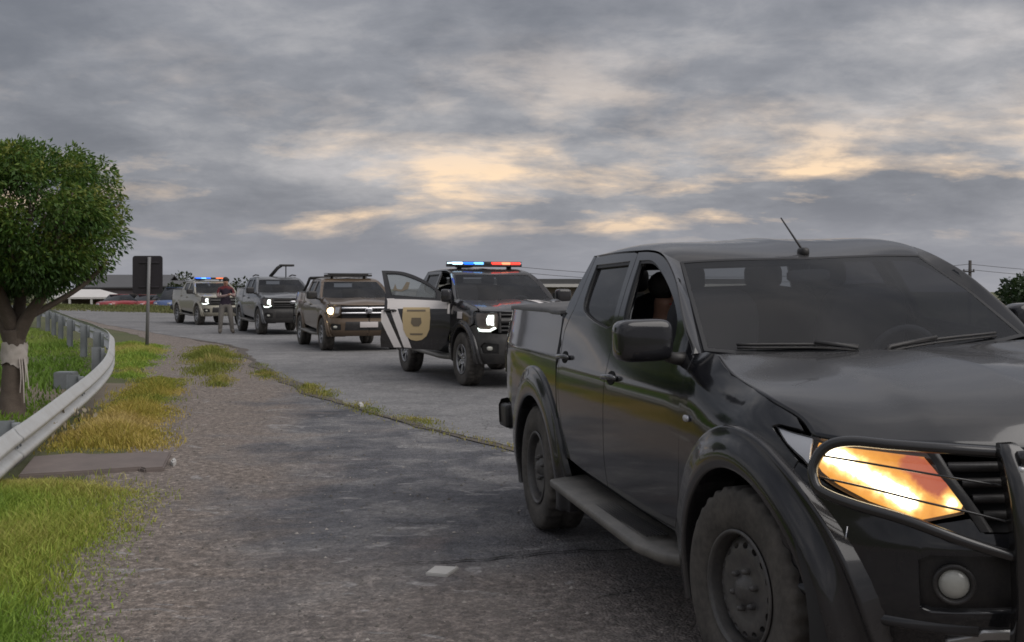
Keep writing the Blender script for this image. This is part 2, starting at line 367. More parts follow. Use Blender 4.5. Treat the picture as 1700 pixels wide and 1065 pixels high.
STYLE={
'sloped':dict(
 plan=plan([(0,.80),(.2,.79),(.4,.74),(.55,.66),(.68,.55),(.78,.41),(.845,.25),(.875,.08),(.885,-.1)]),
 st=[(.80,[(.30,-.16),(.38,-.06),(.45,0),(.55,.03),(.68,.035),(.78,.01),(.86,-.005),(.95,-.035),(1.0,-.07),(1.05,-.13),(1.1,-.2)]),
  (.45,[(.30,-.12),(.38,-.05),(.45,-.01),(.55,.01),(.68,.012),(.78,.005),(.86,0),(.95,-.02),(1.0,-.045),(1.05,-.09),(1.1,-.15)]),
  (0,[(.30,-.06),(.45,-.03),(.6,-.01),(.85,0),(1.0,-.01),(1.08,-.04),(1.14,-.09),(1.2,-.16)]),
  (-.45,COWL),(-.7,CAB),(-2.474,CAB2),(-2.483,BED),(-4.3,BED)],
 hoodgap=[(-.345,1.257),(-.211,1.19),(.094,1.132),(.284,1.075),(.373,1.024)],
 hoodfront=[(.955,1.022),(.83,1.014),(.677,1.008),(.538,1.004),(.415,1.0),(.215,.987),(0,.98)],
 hoodmid=[(-.51,1.238),(-.2,1.235),(.15,1.21),(.45,1.155),(.62,1.095),(.70,1.03)],
 headlight=[(1.124,1.035),(1.04,1.024),(.954,1.015),(.827,1.006),(.677,1.0),(.538,.985),(.477,.90),(.425,.833),(.438,.80),(.562,.770),(.727,.818),(.839,.866),(.934,.917),(.973,.943),(1.055,.989)],
 bumper=[(0,.345),(.5,.345),(.8,.335),(1.02,.33),(1.06,.5),(1.06,.8),(.985,.93),(.934,.905),(.839,.855),(.727,.808),(.562,.76),(.42,.785),(.38,.74),(0,.735)],
 fender=[(-.53,1.246),(-.45,1.262),(-.352,1.258),(-.218,1.185),(.088,1.127),(.278,1.07),(.33,1.035),(.222,1.046),(.19,1.037),(.275,.985),(.345,.936),(.29,.80),(.29,.30),(-.70,.30),(-.70,.485),(-.60,.60),(-.55,.82),(-.53,1.08)]),
'upright':dict(
 plan=plan([(0,.82),(.3,.815),(.55,.79),(.70,.72),(.79,.60),(.845,.42),(.875,.2),(.885,-.1)]),
 st=[(.80,[(.30,-.14),(.40,-.03),(.5,.02),(.65,.035),(.75,.02),(.95,.01),(1.04,-.005),(1.10,-.035),(1.15,-.09),(1.2,-.15)]),
  (.45,[(.30,-.12),(.40,-.03),(.5,.0),(.65,.01),(.75,.005),(.95,.0),(1.04,-.008),(1.10,-.03),(1.15,-.075),(1.2,-.14)]),
  (0,[(.30,-.06),(.45,-.03),(.6,-.01),(.85,0),(1.06,-.006),(1.13,-.03),(1.18,-.07),(1.23,-.12)]),
  (-.45,COWL),(-.7,CAB),(-2.474,CAB2),(-2.483,BED),(-4.3,BED)],
 hoodgap=[(-.345,1.257),(-.15,1.225),(.15,1.19),(.38,1.155),(.50,1.125)],
 hoodfront=[(.93,1.105),(.80,1.10),(.677,1.098),(.538,1.096),(.415,1.094),(.215,1.092),(0,1.09)],
 hoodmid=[(-.51,1.245),(-.2,1.25),(.15,1.238),(.45,1.205),(.66,1.16),(.77,1.10)],
 headlight=[(1.06,1.085),(.80,1.085),(.62,1.085),(.60,1.0),(.62,.86),(.72,.80),(.92,.80),(1.0,.90)],
 bumper=[(0,.36),(.5,.36),(.9,.34),(1.20,.33),(1.24,.5),(1.24,.84),(1.02,.90),(.93,.79),(.72,.79),(.60,.78),(0,.78)],
 fender=[(-.53,1.246),(-.45,1.262),(-.352,1.258),(-.155,1.22),(.145,1.184),(.375,1.148),(.47,1.115),(.38,1.095),(.40,.92),(.22,.84),(.22,.30),(-.70,.30),(-.70,.485),(-.60,.60),(-.55,.82),(-.53,1.08)])}
TOP=[(-.54,1.245),(-.614,1.303),(-.77,1.425),(-.921,1.534),(-1.05,1.600),(-1.169,1.648),(-1.30,1.684),(-1.448,1.699),(-1.62,1.703),(-2.0,1.704),(-2.33,1.695),(-2.40,1.690)]
TOPS=sm(TOP,5)
DOOR_F=[(-.53,1.08),(-.553,.82),(-.61,.60),(-.70,.49),(-1.12,.505),(-1.60,.53),(-1.605,.66),(-1.553,1.05),(-1.535,1.35),(-1.62,1.696)]+[(float(u),float(t)-.007) for u,t in TOPS[::-1] if -1.615<u<-.53]+[(-.536,1.235)]
WIN_F=list(map(tuple,sm([(-1.555,1.655),(-1.36,1.648),(-1.147,1.583),(-.931,1.487),(-.80,1.40),(-.762,1.33),(-.765,1.265)],4)))+[(-1.1,1.285),(-1.455,1.315)]
DOOR_R=[(-1.628,1.69),(-1.543,1.35),(-1.561,1.05),(-1.613,.66),(-1.608,.53),(-2.05,.55),(-2.28,.57),(-2.38,.72),(-2.425,.9),(-2.435,1.1),(-2.41,1.28),(-2.31,1.40),(-2.33,1.688)]+[(float(u),float(t)-.007) for u,t in TOPS[::-1] if -2.325<u<-1.632]
WIN_R=[(-1.692,1.655),(-1.60,1.36),(-1.62,1.325)]+list(map(tuple,sm([(-1.68,1.315),(-1.85,1.335),(-2.04,1.37),(-2.17,1.42),(-2.225,1.52),(-2.255,1.645)],4)))
CORNER=[(-2.34,1.69),(-2.318,1.40),(-2.418,1.285),(-2.443,1.1),(-2.433,.9),(-2.388,.72),(-2.3,.57),(-2.47,.57),(-2.468,1.45),(-2.38,1.70)]
def circ(c,r,a0=0,a1=360,n=32): return [(c[0]+r*math.cos(R(a)),c[1]+r*math.sin(R(a))) for a in np.linspace(a0,a1,n,endpoint=(a1-a0)%360!=0)]
def sst(x): x=np.clip(x,0,1); return x*x*(3-2*x)
class Truck:
    def __init__(s,name,label,front_right,heading,style,pm,scale=(1,1,1),roll=0.,group=None,rt=.385,ride=0.):
        s.st=STYLE[style]; s.style=style; s.sk=Skin(s.st['plan'],s.st['st']); s.roll=R(roll); s.pm=pm; s.rt=rt; s.ride=ride
        a=R(heading); X,Y=front_right; w=.84*scale[1]
        # root at the ground under the middle of the front axle
        s.root=thing(name,label,'pickup',(X+math.cos(a)*w,Y+math.sin(a)*w,ROADZ),a-R(90),group); s.root.scale=scale
        s.door=None
    def L(s,P,roll=True):
        P=np.asarray(P,float).reshape(-1,3).copy(); P[:,2]+=s.ride if roll else 0
        if roll and s.roll:
            c,q=math.cos(s.roll),math.sin(s.roll); w,d=P[:,1].copy(),P[:,2]-.35; P[:,1]=w*c+d*q; P[:,2]=.35+d*c-w*q
        P[:,1]*=-1; return P
    def F(s,side): return lambda a,b: s.L(s.sk(a,b)*np.array([1,side,1]))
    def S(s,u,t,off=0.,byS=False,side=1):
        """skin points in truck coordinates"""
        u=np.atleast_1d(np.asarray(u,float)); t=np.atleast_1d(np.asarray(t,float)); q=u if byS else s.sk.sU(u)
        P=s.sk(q,t)
        if off:
            e=2e-3; n=np.cross(s.sk(q,t+e)-s.sk(q,t-e),s.sk(q+e,t)-s.sk(q-e,t)); n/=np.linalg.norm(n,axis=1)[:,None]
            n*=np.where((n[:,0]*.3+n[:,1])<0,-1,1)[:,None]; P=P+n*off
        return P*np.array([1,side,1])
    def put(s,name,V,F,m,parent=None,normals=None,smooth=True): return mk(name,V,F,m,parent or s.root,smooth,normals)
    def pan(s,name,out,m,side=1,holes=(),parent=None,off=0.,depth=.02,grid=.05,byS=False,xf=None,edge=None):
        cv=(lambda l:[(float(a),b) for a,b in l]) if byS else (lambda l:[(float(s.sk.sU(a)),b) for a,b in l])
        V,F,N=panel(cv(out),s.F(side),[cv(h) for h in holes],grid,depth,off,-side,edge)
        if xf: V,N=xf(V,N)
        return s.put(name,V,F,m,parent,N)
    def both(s,name,out,m,holes=(),**k):
        """front piece that crosses the centre line: right and left halves in one mesh"""
        cv=lambda l:[(float(a),b) for a,b in l]; V=[];F=[];N=[];n=0
        for sd in (1,-1):
            v,f,nn=panel(cv(out),s.F(sd),[cv(h) for h in holes],k.get('grid',.05),k.get('depth',.02),k.get('off',0.),-sd)
            V.append(v);N.append(nn);F+=[tuple(i+n for i in q) for q in f]; n+=len(v)
        return s.put(name,np.vstack(V),F,m,k.get('parent'),np.vstack(N))
    def uwh(s,name,pieces,m,parent=None,roll=True,smooth=True):
        b=MB()
        for V,F in pieces: b.add(s.L(V,roll),[f[::-1] for f in F])
        return b.build(name,m,parent or s.root,smooth)
    # -- wheels
    def wheel(s,u,side,kind='steel',steer=0.):
        rt=s.rt; wd=.25; y0=-.775*side          # centre plane in local y
        e=thing_part('wheel',s.root); e.location=(u,y0,rt); e.rotation_euler=(0,0,steer)
        h=wd/2; rr=.212
        def mod(r,a,th):
            tr=(r>rt-.012)&(np.abs(a)<h*.97); saw=(np.sin(th*34+np.sign(a)*1.2+a*14)>.35); return np.where(tr&saw&(np.abs(a)>.022),r-.011,r)
        pr=[(rr,-h*.80),(rr+.012,-h*.86),(rr+.05,-h*.99),(rt-.06,-h),(rt-.035,-h*.985),(rt-.02,-h*.94),(rt-.001,-h*.84),(rt,-h*.5),(rt,-.024),(rt-.01,-.02),(rt-.01,.02),(rt,.024),(rt,h*.5),(rt-.001,h*.84),(rt-.02,h*.94),(rt-.035,h*.985),(rt-.06,h),(rr+.05,h*.99),(rr+.012,h*.86),(rr,h*.80)]
        V,F=revolve(pr,136,'y',mod=mod); mk('tyre',V,F,M['tyre'],e)
        sg=-side                                # outer face points to local y = sg
        b=MB()
        V,F=revolve([(rr+.010,h*.90),(rr+.007,h*.95),(rr-.002,h*.95),(rr-.008,h*.84),(rr-.011,h*.55),(rr-.011,h*.1),(rr-.02,-h*.8)],64,'y'); V[:,1]*=sg; b.add(V,F)
        if kind=='steel':
            prof=PC([0,.04,.048,.06,.095,.135,.168,.19,.203],[h*.90,h*.88,h*.70,h*.64,h*.64,h*.70,h*.66,h*.50,h*.42])
            holes=[[(.162*math.cos(a)+.017*math.cos(t)*math.sin(a)*-1+.0115*math.sin(t)*math.cos(a),.162*math.sin(a)+.017*math.cos(t)*math.cos(a)+.0115*math.sin(t)*math.sin(a)) for t in np.linspace(0,2*np.pi,10,endpoint=False)] for a in np.linspace(0,2*np.pi,16,endpoint=False)]
        else:
            prof=PC([0,.05,.08,.12,.19,.203],[h*.6,h*.62,h*.72,h*.8,h*.86,h*.84])
            holes=[]
            for a in np.linspace(0,2*np.pi,6,endpoint=False):
                w=.30; holes.append([(q*math.cos(a+d),q*math.sin(a+d)) for q,d in ((.075,-w*.55),(.19,-w*1.15),(.194,0),(.19,w*1.15),(.075,w*.55))])
        out=circ((0,0),.203,0,360,48)
        def Fd(a,b_): r=np.hypot(a,b_); return np.stack([a,sg*prof(r),b_],-1)
        v,f,N=panel(out,Fd,holes,.02,.02,0.,-sg,.014)
        b.add(v,f); rim=b.build('rim',M['steel_wheel'] if kind=='steel' else M['alloy'],e)
        back=revolve([(.0,-h*.05),(.2,-h*.05)],24,'y'); back[0][:,1]*=sg; mk('brake_disc',back[0],back[1],M['dark'],e)
        nb=6
        for k in range(nb):
            a=2*math.pi*k/nb+.3; V,F=revolve([(0,h*.86),(.009,h*.84),(.012,h*.74),(.013,h*.5)],8,'y',(.072*math.cos(a),0,.072*math.sin(a))); V[:,1]*=sg
            mk('wheel_nut',V,F,M['steel_wheel'] if kind=='steel' else M['chrome'],e)
        return e
    def flare(s,u0,side,m,ro=None,ri=.475,a0=-22,a1=200,wl=.915,hc=.385,band=True):
        th=np.linspace(R(a0),R(a1),44); ro=ro or PC([-1,.3,1.0,1.6,2.4,3.2,4],[.60,.605,.62,.635,.615,.585,.58])
        rows=[]; wl0=wl
        for t in th:
            o=float(ro(t)); sk=lambda r:(u0+r*math.cos(t),max(.25,hc+r*math.sin(t)))
            a=s.S(*sk(o+.004),-.012)[0]; ws=s.S(*sk(o))[0][1]; wa=ws+.016+(.25*max(0,.885-ws) if band else 0)
            wl=wl0-.32*max(0,.885-ws)
            pt=lambda r,w_:(*(lambda q:(q[0],w_,q[1]))(sk(r)),)
            rows.append([tuple(a),pt(o,wa-.012),pt(o-.001,wa-.004),pt(o-.005,wa+.0),pt(o-.014,wa+.003),pt(o-.05,wa+.008),pt((o+ri)/2+.02,(wa+wl)/2+.012),pt(ri+.03,wl+.001),pt(ri+.008,wl),pt(ri+.002,wl-.003),pt(ri,wl-.009),pt(ri-.002,wl-.03),pt(ri-.002,wl-.16)])
        V,F=gridmesh(np.array(rows)); V=V*np.array([1,side,1]); F=[f if side<0 else f[::-1] for f in F]
        o=s.put('fender_flare',s.L(V),[f[::-1] for f in F],m)
        # inner liner of the wheel house
        pr=gridmesh(np.array([[(u0+(ri+.05)*math.cos(t),side*w,hc+(ri+.05)*math.sin(t)) for w in (.905-.04,.45)] for t in np.linspace(R(-5),R(185),20)]))
        s.uwh('wheel_house',[pr],M['dark'],o)
        return o
    # -- shell shared by all pickups
    def shell(s,doors=True,windowed=True,open_deg=0.,flare_mat=None,flares=True,bed=True,steer=0.,wheels='steel',cover=True,steps=True,lod=False):
        pm=s.pm; g=.05 if not lod else .08
        fm=flare_mat or M['flare']
        for sd in (1,-1):
            xf=None; dparent=None
            def opener(V,N):
                c,q=math.cos(R(open_deg)),math.sin(R(open_deg)); h=np.array([-.54,-.865,0]); A=np.array([[c,q,0],[-q,c,0],[0,0,1]])
                return (V-h)@A+h,N@A
            xo=opener if (open_deg and sd==1) else None; s.opener=opener if open_deg else None
            d=s.pan('front_door',DOOR_F,pm,sd,[WIN_F],grid=g,xf=xo,depth=.04)
            if sd==1: s.door_f=d
            s.doortrim(d,sd,WIN_F,(xo if xo else None),open_win=(windowed==False and sd==1))
            inner=[(-.56,1.22),(-.56,1.0),(-.62,.62),(-.72,.52),(-1.58,.55),(-1.53,1.05),(-1.51,1.30),(-1.45,1.30),(-.78,1.25)]
            s.pan('door_card',inner,M['plastic'],sd,parent=d,off=-.075,depth=.0,grid=.1,xf=xo)
            r=s.pan('rear_door',DOOR_R,pm,sd,[WIN_R],grid=g,depth=.03)
            s.doortrim(r,sd,WIN_R,None)
            if sd==1: s.door_r=r
            s.pan('cab_corner',CORNER,pm,sd,grid=g,depth=.03)
            fo=s.st['fender']; hole=circ((0,.385),.56,0,360,40)
            # fender sheet with the wheel arch cut out of its lower edge
            up=[p for p in fo if not(p[1]<.31)]
            i=[k for k,p in enumerate(fo) if p[1]<.31]; a,b=fo[i[0]],fo[i[1]]
            arc=[(.56*math.cos(t),.385+.56*math.sin(t)) for t in np.linspace(R(-8),R(188),30)]
            arc=[p for p in arc if p[0]<a[0]-.005 and p[0]>b[0]+.005]
            lowf=max(.31,arc[0][1]-.02)
            out=fo[:i[0]]+arc+[(b[0]+.02,.34),(b[0]+.01,.47)]+fo[i[1]+1:]
            s.pan('fender',out,pm,sd,grid=g,depth=.025)
            # bed side with its arch
            arc=[(-3+.56*math.cos(t),.385+.56*math.sin(t)) for t in np.linspace(R(186),R(-6),34)][::-1]
            bo=[(-2.482,1.372),(-2.485,.60),(-2.45+.0,.58)]
            bo=[(-2.485,1.37),(-2.485,.56)]+arc+[(-3.62,.55),(-3.9,.58),(-4.06,.62),(-4.165,.64),(-4.165,1.36),(-4.05,1.378),(-3.5,1.382)]
            s.pan('bed_side',bo,pm,sd,grid=g,depth=.05)
            s.uwh('tail_lamp',[gridmesh(np.array([[s.S(x,y,.008,side=sd)[0] for x in np.linspace(-3.97,-4.172,8)] for y in np.linspace(.92,1.29,8)]))],M['red_lens'])
            if flares:
                if lod:
                    for u0 in (0,-3.0): s.flare(u0,sd,fm,ro=PC([-1,4],[.575,.575]),ri=.47,wl=.905,a0=-4,a1=184)
                else: s.flare(0,sd,fm,a1=194); s.flare(-3.0,sd,fm,ro=PC([-1,.0,.8,1.6,2.4,4],[.63,.63,.65,.66,.63,.60]))
            s.wheel(0,sd,wheels,steer); s.wheel(-3.0*(s.wb if hasattr(s,'wb') else 1),sd,wheels)
            if steps:
                P=[]
                for u,t in ((-2.40,0),(-2.34,1),(-2.2,1),(-1.5,1),(-.9,1),(-.72,.75),(-.60,.2)):
                    hh=.392+(-u-.6)*.034; wo=.80+.175*max(t,.12)
                    P.append([(u,.72*sd,hh+.004),(u,.80*sd,hh+.006),(u,(wo-.008)*sd,hh+.004),(u,wo*sd,hh-.004),(u,(wo-.002)*sd,hh-.034),(u,(wo-.03)*sd,hh-.05),(u,.72*sd,hh-.05)])
                V,F=gridmesh(np.array(P)); st=s.uwh('running_board',[(V,F if sd>0 else [f[::-1] for f in F])],M['step'])
                for k in range(7):
                    w=.815+k*.016
                    s.uwh('tread_rib',[box((-1.55,w*sd,.392+.95*.034+.006),(1.30,.006,.006))],M['plastic'],st)
        # roof
        n=40
        mid=np.array([(-1.085,0,1.64),(-1.2,0,1.68),(-1.4,0,1.73),(-1.65,0,1.756),(-1.9,0,1.758),(-2.2,0,1.74),(-2.42,0,1.695)])
        bl=np.array([-.555,.760,1.258]); tl=np.array([-1.16,.620,1.637])
        pin=resamp(np.array([bl+[.0,.004,-.01],(-.855,.698,1.463),tl]),30); tp=[q for q in TOPS if q[0]>-1.305]
        pout=resamp(s.S([q[0] for q in tp],[q[1]+.003 for q in tp],.001),30); pout[0]=[-.555,.818,1.243]
        pn=np.array([.42,.62,.30]); prow=[pin*(1-f)+pout*f+pn*.07*f*(1-f) for f in np.linspace(0,1,9)]
        tq=[q for q in TOPS if -2.39<q[0]<-1.31]; side=np.vstack([[r_[-1] for r_ in prow],s.S([q[0] for q in tq],[q[1]+.003 for q in tq],.001)])
        A0=resamp(sm(mid),n); A1=resamp(side,n)
        fr=resamp(sm([A0[0],(-1.10,.2,1.642),(-1.135,.42,1.643),A1[0]]),n); rr=resamp(sm([A0[-1],(-2.415,.25,1.69),(-2.40,.5,1.685),A1[-1]]),n)
        Pt=coons(A0,A1,fr,rr)
        q=np.linspace(0,1,n)[None,:]; vv=np.linspace(0,1,n)[:,None]; Pt[:,:,2]+=.052*q**2*(1-q**9)*np.sin(np.pi*vv)**.6
        for c in (.16,.32,.48): Pt[:,:,2]-=.006*np.exp(-((Pt[:,:,1]/.66-c)/.035)**2)*np.clip((vv-.22)*6,0,1)*np.clip((.92-vv)*6,0,1)
        full=np.concatenate([(Pt*np.array([1,-1,1]))[:,::-1][:,:-1],Pt],1); s.roofgrid=full
        s.roofo=s.uwh('roof',[gridmesh(full)],pm)
        s.uwh('roof_lining',[gridmesh(full-np.array([0,0,.03]))],M['dark'],s.roofo)
        # windscreen and pillars
        e=lambda P:P*np.array([1,-1,1])
        top=resamp(sm([e(tl),(-1.135,-.42,1.643),(-1.10,-.2,1.642),(-1.085,0,1.64),(-1.10,.2,1.642),(-1.135,.42,1.643),tl]),25)
        bot=resamp(sm([e(bl),(-.50,-.55,1.235),(-.445,-.28,1.225),(-.43,0,1.222),(-.445,.28,1.225),(-.50,.55,1.235),bl]),25)
        sidR=resamp(np.array([bl,(-.855,.695,1.462),tl]),14); sidL=e(sidR)
        G_=coons(sidL,sidR,bot,top); s.wsg=G_
        uu=np.sin(np.pi*np.linspace(0,1,25))[None,:]*np.sin(np.pi*np.linspace(0,1,14))[:,None]; G_[:,:,0]+=.012*uu; G_[:,:,2]+=.012*uu
        s.ws=s.uwh('windshield',[gridmesh(G_)],M['windshield'])
        rim=[]
        def strip(A,B): rim.append(gridmesh(np.stack([A,B],0)))
        nn=np.array([.0045,0,.006]); inn=lambda a,b,f:a+(b-a)*f
        for (A,B,f) in ((G_[0],G_[-1],.03),(G_[-1],G_[0],.022),(G_[:,0],G_[:,-1],.013),(G_[:,-1],G_[:,0],.013)):
            strip(A+nn*.35,inn(A,B,f)+nn*.35)
        s.uwh('windshield_seal',rim,M['seal'],s.ws)
        for sd in (1,-1):
            V,F=gridmesh(np.stack(prow+[pout-np.array([0,.03,.02])],1)); V=V*np.array([1,sd,1])
            s.uwh('pillar',[(V,F if sd<0 else [f[::-1] for f in F])],pm)
        # hood
        st=s.st; n=40
        hg=sm([s.S(u,t)[0] for u,t in st['hoodgap']],8); A1=resamp(hg,n)
        fr=sm([s.S(a,t,byS=True)[0] for a,t in st['hoodfront']],6); fr[0]=A1[-1]; B1=resamp(fr[::-1],n)
        m_=np.array([(u,0,t) for u,t in st['hoodmid']]+[tuple(fr[-1])]); A0=resamp(sm(m_,8),n)
        B0=resamp(sm([m_[0],(-.505,.3,1.241),(-.485,.55,1.246),(-.43,.70,1.253),A1[0]],8),n)
        Pt=coons(A0,A1,B0,B1)
        w=np.abs(Pt[:,:,1]); vv=np.linspace(0,1,n)[:,None]; fade=sst((1-vv)*3.5)*sst(vv*3.5)
        e1=.34+.12*vv; Pt[:,:,2]+=.012/(1+np.exp(np.clip((w-e1)/.020,-30,30)))*fade
        full=np.concatenate([(Pt*np.array([1,-1,1]))[:,::-1][:,:-1],Pt],1)
        # turned-down edge all round
        lo=full.copy(); ed=np.concatenate([full[-1:]-np.array([.02,0,.02])],0); full2=np.concatenate([full,ed],0)
        side1=full2[:,-1:]-np.array([0,.012,.03]); side0=full2[:,:1]-np.array([0,-.012,.03]); full2=np.concatenate([side0,full2,side1],1)
        back=full2[:1]-np.array([-.005,0,.03]); full2=np.concatenate([back,full2],0)
        s.hood=s.uwh('hood',[gridmesh(full2)],pm); s.hoodgrid=full
        # cowl tray, engine bay block added to stop light leaks, cabin floor, firewall, back wall
        cw=[gridmesh(np.stack([bot+np.array([.01,0,-.012]),bot*np.array([1,1,1])+np.array([.10,0,-.05]),bot+np.array([.13,0,-.10])],0))]
        s.uwh('cowl',cw,M['dark'])
        s.uwh('chassis_light_block',[box((-.1,0,.80),(.95,1.05,.40)),box((-1.45,0,.50),(2.0,1.5,.16)),box((-3.2,0,.62),(1.6,.95,.30)),box((-.52,0,.85),(.06,1.5,.66)),box((.28,0,.70),(.3,1.0,.5))],M['dark'])
        # back wall of the cab with its window opening
        bw=lambda a,b:s.L(np.stack([-2.475+.09*np.clip((b-1.25)/.45,0,1)**1.0,a,b],-1))
        out=[(-.86,.6),(.86,.6),(.86,1.2),(.80,1.40),(.66,1.68),(-.66,1.68),(-.80,1.40),(-.86,1.2)]; hole=[(-.60,1.34),(.60,1.34),(.53,1.61),(-.53,1.61)]
        V,F,N=panel(out,bw,[hole],.12,.02,0.,1); bwo=s.put('cab_back',V,F,pm,None,N)
        V,F,N=panel([(a*1.03,1.475+(b-1.475)*1.05) for a,b in hole],bw,[],.15,0,-.006,1); s.put('rear_window',V,F,M['tint2'],bwo,N)
        # bed floor, tailgate, cover, bumper
        s.uwh('bed_floor',[box((-3.33,0,.70),(1.62,1.5,.04))],M['dark'])
        tg=lambda a,b:s.L(np.stack([-4.215+.03*np.clip((b-1.1)/.3,0,1)-.0*a+.06*np.abs(a/.72)**4,a,b],-1))
        V,F,N=panel([(-.70,.66),(.70,.66),(.70,1.37),(-.70,1.37)],tg,[],.08,.04,0.,1); s.tail=s.put('tailgate',V,F,pm,None,N)
        if cover:
            nu,nw=18,15; P=np.zeros((nu,nw,3))
            for i,u in enumerate(np.linspace(-2.50,-4.12,nu)):
                wmax=float(s.S(max(u,-4.13),1.375)[0][1])+.008
                for j,q in enumerate(np.linspace(-1,1,nw)): P[i,j]=(u,q*wmax,1.392+.020*(1-abs(q)**3)+(.004 if 2<i<16 else -.004))
            ed=P[:,-1:]-np.array([0,0,.022]); e0=P[:,:1]-np.array([0,0,.022]); P=np.concatenate([e0,P,ed],1); P=np.concatenate([P[:1]-np.array([0,0,.03]),P,P[-1:]-np.array([0.0,0,.03])],0)
            s.uwh('tonneau_cover',[gridmesh(P)],M['cover'])
        b=[]
        for q in np.linspace(-1,1,13):
            b.append([(-4.18-.13*(1-abs(q)**6)+.10*abs(q)**6,.86*q,.74),(-4.20-.16*(1-abs(q)**5)+.12*abs(q)**5,.88*q,.70),(-4.20-.16*(1-abs(q)**5)+.12*abs(q)**5,.88*q,.58),(-4.1,.80*q,.52)])
        s.uwh('rear_bumper',[gridmesh(np.array(b)),box((-4.02,.84,.63),(.24,.06,.16),.02),box((-4.02,-.84,.63),(.24,.06,.16),.02)],M['plastic'])
        # cabin
        def seat(u,w,name='seat',wd=.25):
            o=s.uwh(name,[(sup((u-.02,w,.86),(.27,wd,.10),.45)),],M['seat'])
            V,F=sup((0,0,.33),(.075,wd*.94,.34),.5); a=R(-17); c,q=math.cos(a),math.sin(a); V=V@np.array([[c,0,-q],[0,1,0],[q,0,c]]).T+np.array([u-.25,w,.86]); 
            s.uwh('backrest',[(V,F)],M['seat'],o)
            for ww in ((w,) if wd<.4 else (w-.42,w+.42)):
                V,F=sup((u-.475,ww,1.555),(.045,.115,.075),.55); s.uwh('headrest',[(V,F)],M['seat'],o)
        seat(-1.22,.40); seat(-1.22,-.40); seat(-2.02,0,'rear_seat',.66)
        s.uwh('dashboard',[sup((-.80,0,1.08),(.20,.72,.13),.5),box((-1.05,0,.80),(.5,.22,.3),.04)],M['seat'])
        ring=[(-.93+.07*math.sin(t)*.6,-.38+.18*math.cos(t),1.13+.17*math.sin(t)) for t in np.linspace(0,2*np.pi,29)]
        sw=s.uwh('steering_wheel',[tube(ring,.016,8,False),sup((-.92,-.38,1.13),(.03,.06,.05),.7),tube([(-.92,-.55,1.13),(-.92,-.21,1.13)],.014,6),tube([(-.92,-.38,1.13),(-.75,-.38,1.06)],.03,8)],M['seat'])
    def doortrim(s,d,sd,win,xf,open_win=False):
        cv=lambda l:[(float(s.sk.sU(a)),b) for a,b in l]
        w=np.array(win); c=w.mean(0); inn=[tuple(p) for p in c+(w-c)*np.array([.955,.925])]; big=[tuple(p) for p in c+(w-c)*np.array([1.02,1.035])]
        V,F,N=panel(cv(big),s.F(sd),[cv(inn)],.04,.012,-.006,-sd)
        if xf: V,N=xf(V,N)
        s.put('window_frame',V,F,M['seal'],d,N)
        if not open_win:
            V,F,N=panel(cv(big),s.F(sd),[],.12,0,-.018,-sd)
            if xf: V,N=xf(V,N)
            s.put('window_pane',V,F,(M['tint'] if not xf else M['clear']),d,N)
    def handle(s,door,u,t,sd,m,xf=None):
        P=s.S(np.linspace(u-.09,u+.09,9),[t+.012*k for k in (-1,-.6,-.2,0,.1,.2,.3,.4,.5)],.03,side=1); off=np.array([.0,.8,1,1,1,1,1,.8,0]); base=s.S(np.linspace(u-.09,u+.09,9),[t]*9)
        P=base+(P-base)*off[:,None]; P=P*np.array([1,sd,1])
        V,F=tube(s.L(P),.0135,8); cup=s.S(u,t,-.004,side=sd)
        if xf: V,_=xf(V,V)
        s.put('door_handle',V,F,m,door)
        cupo=[(u+.062*math.cos(a),t+.034*math.sin(a)) for a in np.linspace(0,2*np.pi,18,endpoint=False)]
        s.pan('handle_recess',cupo,M['dark'],sd,parent=door,off=.0025,depth=0.,grid=.02,xf=xf)
    def mirror(s,sd,m,parent,xf=None,c=(-.60,1.0,1.315),r=(.075,.118,.098)):
        V,F=sup((c[0],c[1]*sd,c[2]),r,.42,28,18); V=s.L(V); F=[f[::-1] for f in F]
        if xf: V,_=xf(V,V)
        o=s.put('side_mirror',V,F,m,parent or s.root)
        V,F=sup((c[0]-r[0]*.80,c[1]*sd,c[2]),(r[0]*.3,r[1]*.88,r[2]*.86),.4,24,12); V=s.L(V)
        if xf: V,_=xf(V,V)
        s.put('mirror_glass',V,[f[::-1] for f in F],M['mirror'],o) if False else None
        V,F=tube(s.L([(c[0]+.01,(c[1]-r[1]*.7)*sd,c[2]-r[2]*.72),(c[0]+.03,.86*sd,c[2]-r[2]*.9),(c[0]+.04,.80*sd,c[2]-.085)]),[.022,.026,.034],10)
        if xf: V,_=xf(V,V)
        s.put('mirror_arm',V,F,M['plastic'],parent or s.root)
        return o
def thing_part(name,parent):
    o=bpy.data.objects.new(name,None); COL.objects.link(o); o.parent=parent; o.empty_display_size=.1; return o
M['step']=dusty('step_rubber',(.11,.107,.10),.5,(.27,.25,.22),.75,7.)
M['cover']=dusty('tonneau_vinyl',(.045,.045,.047),.55,(.17,.16,.15),.6,5.,.1)
M['tint2']=glass('cab_rear_glass',(.55,.56,.55),.15,(.2,.2,.2),.8)
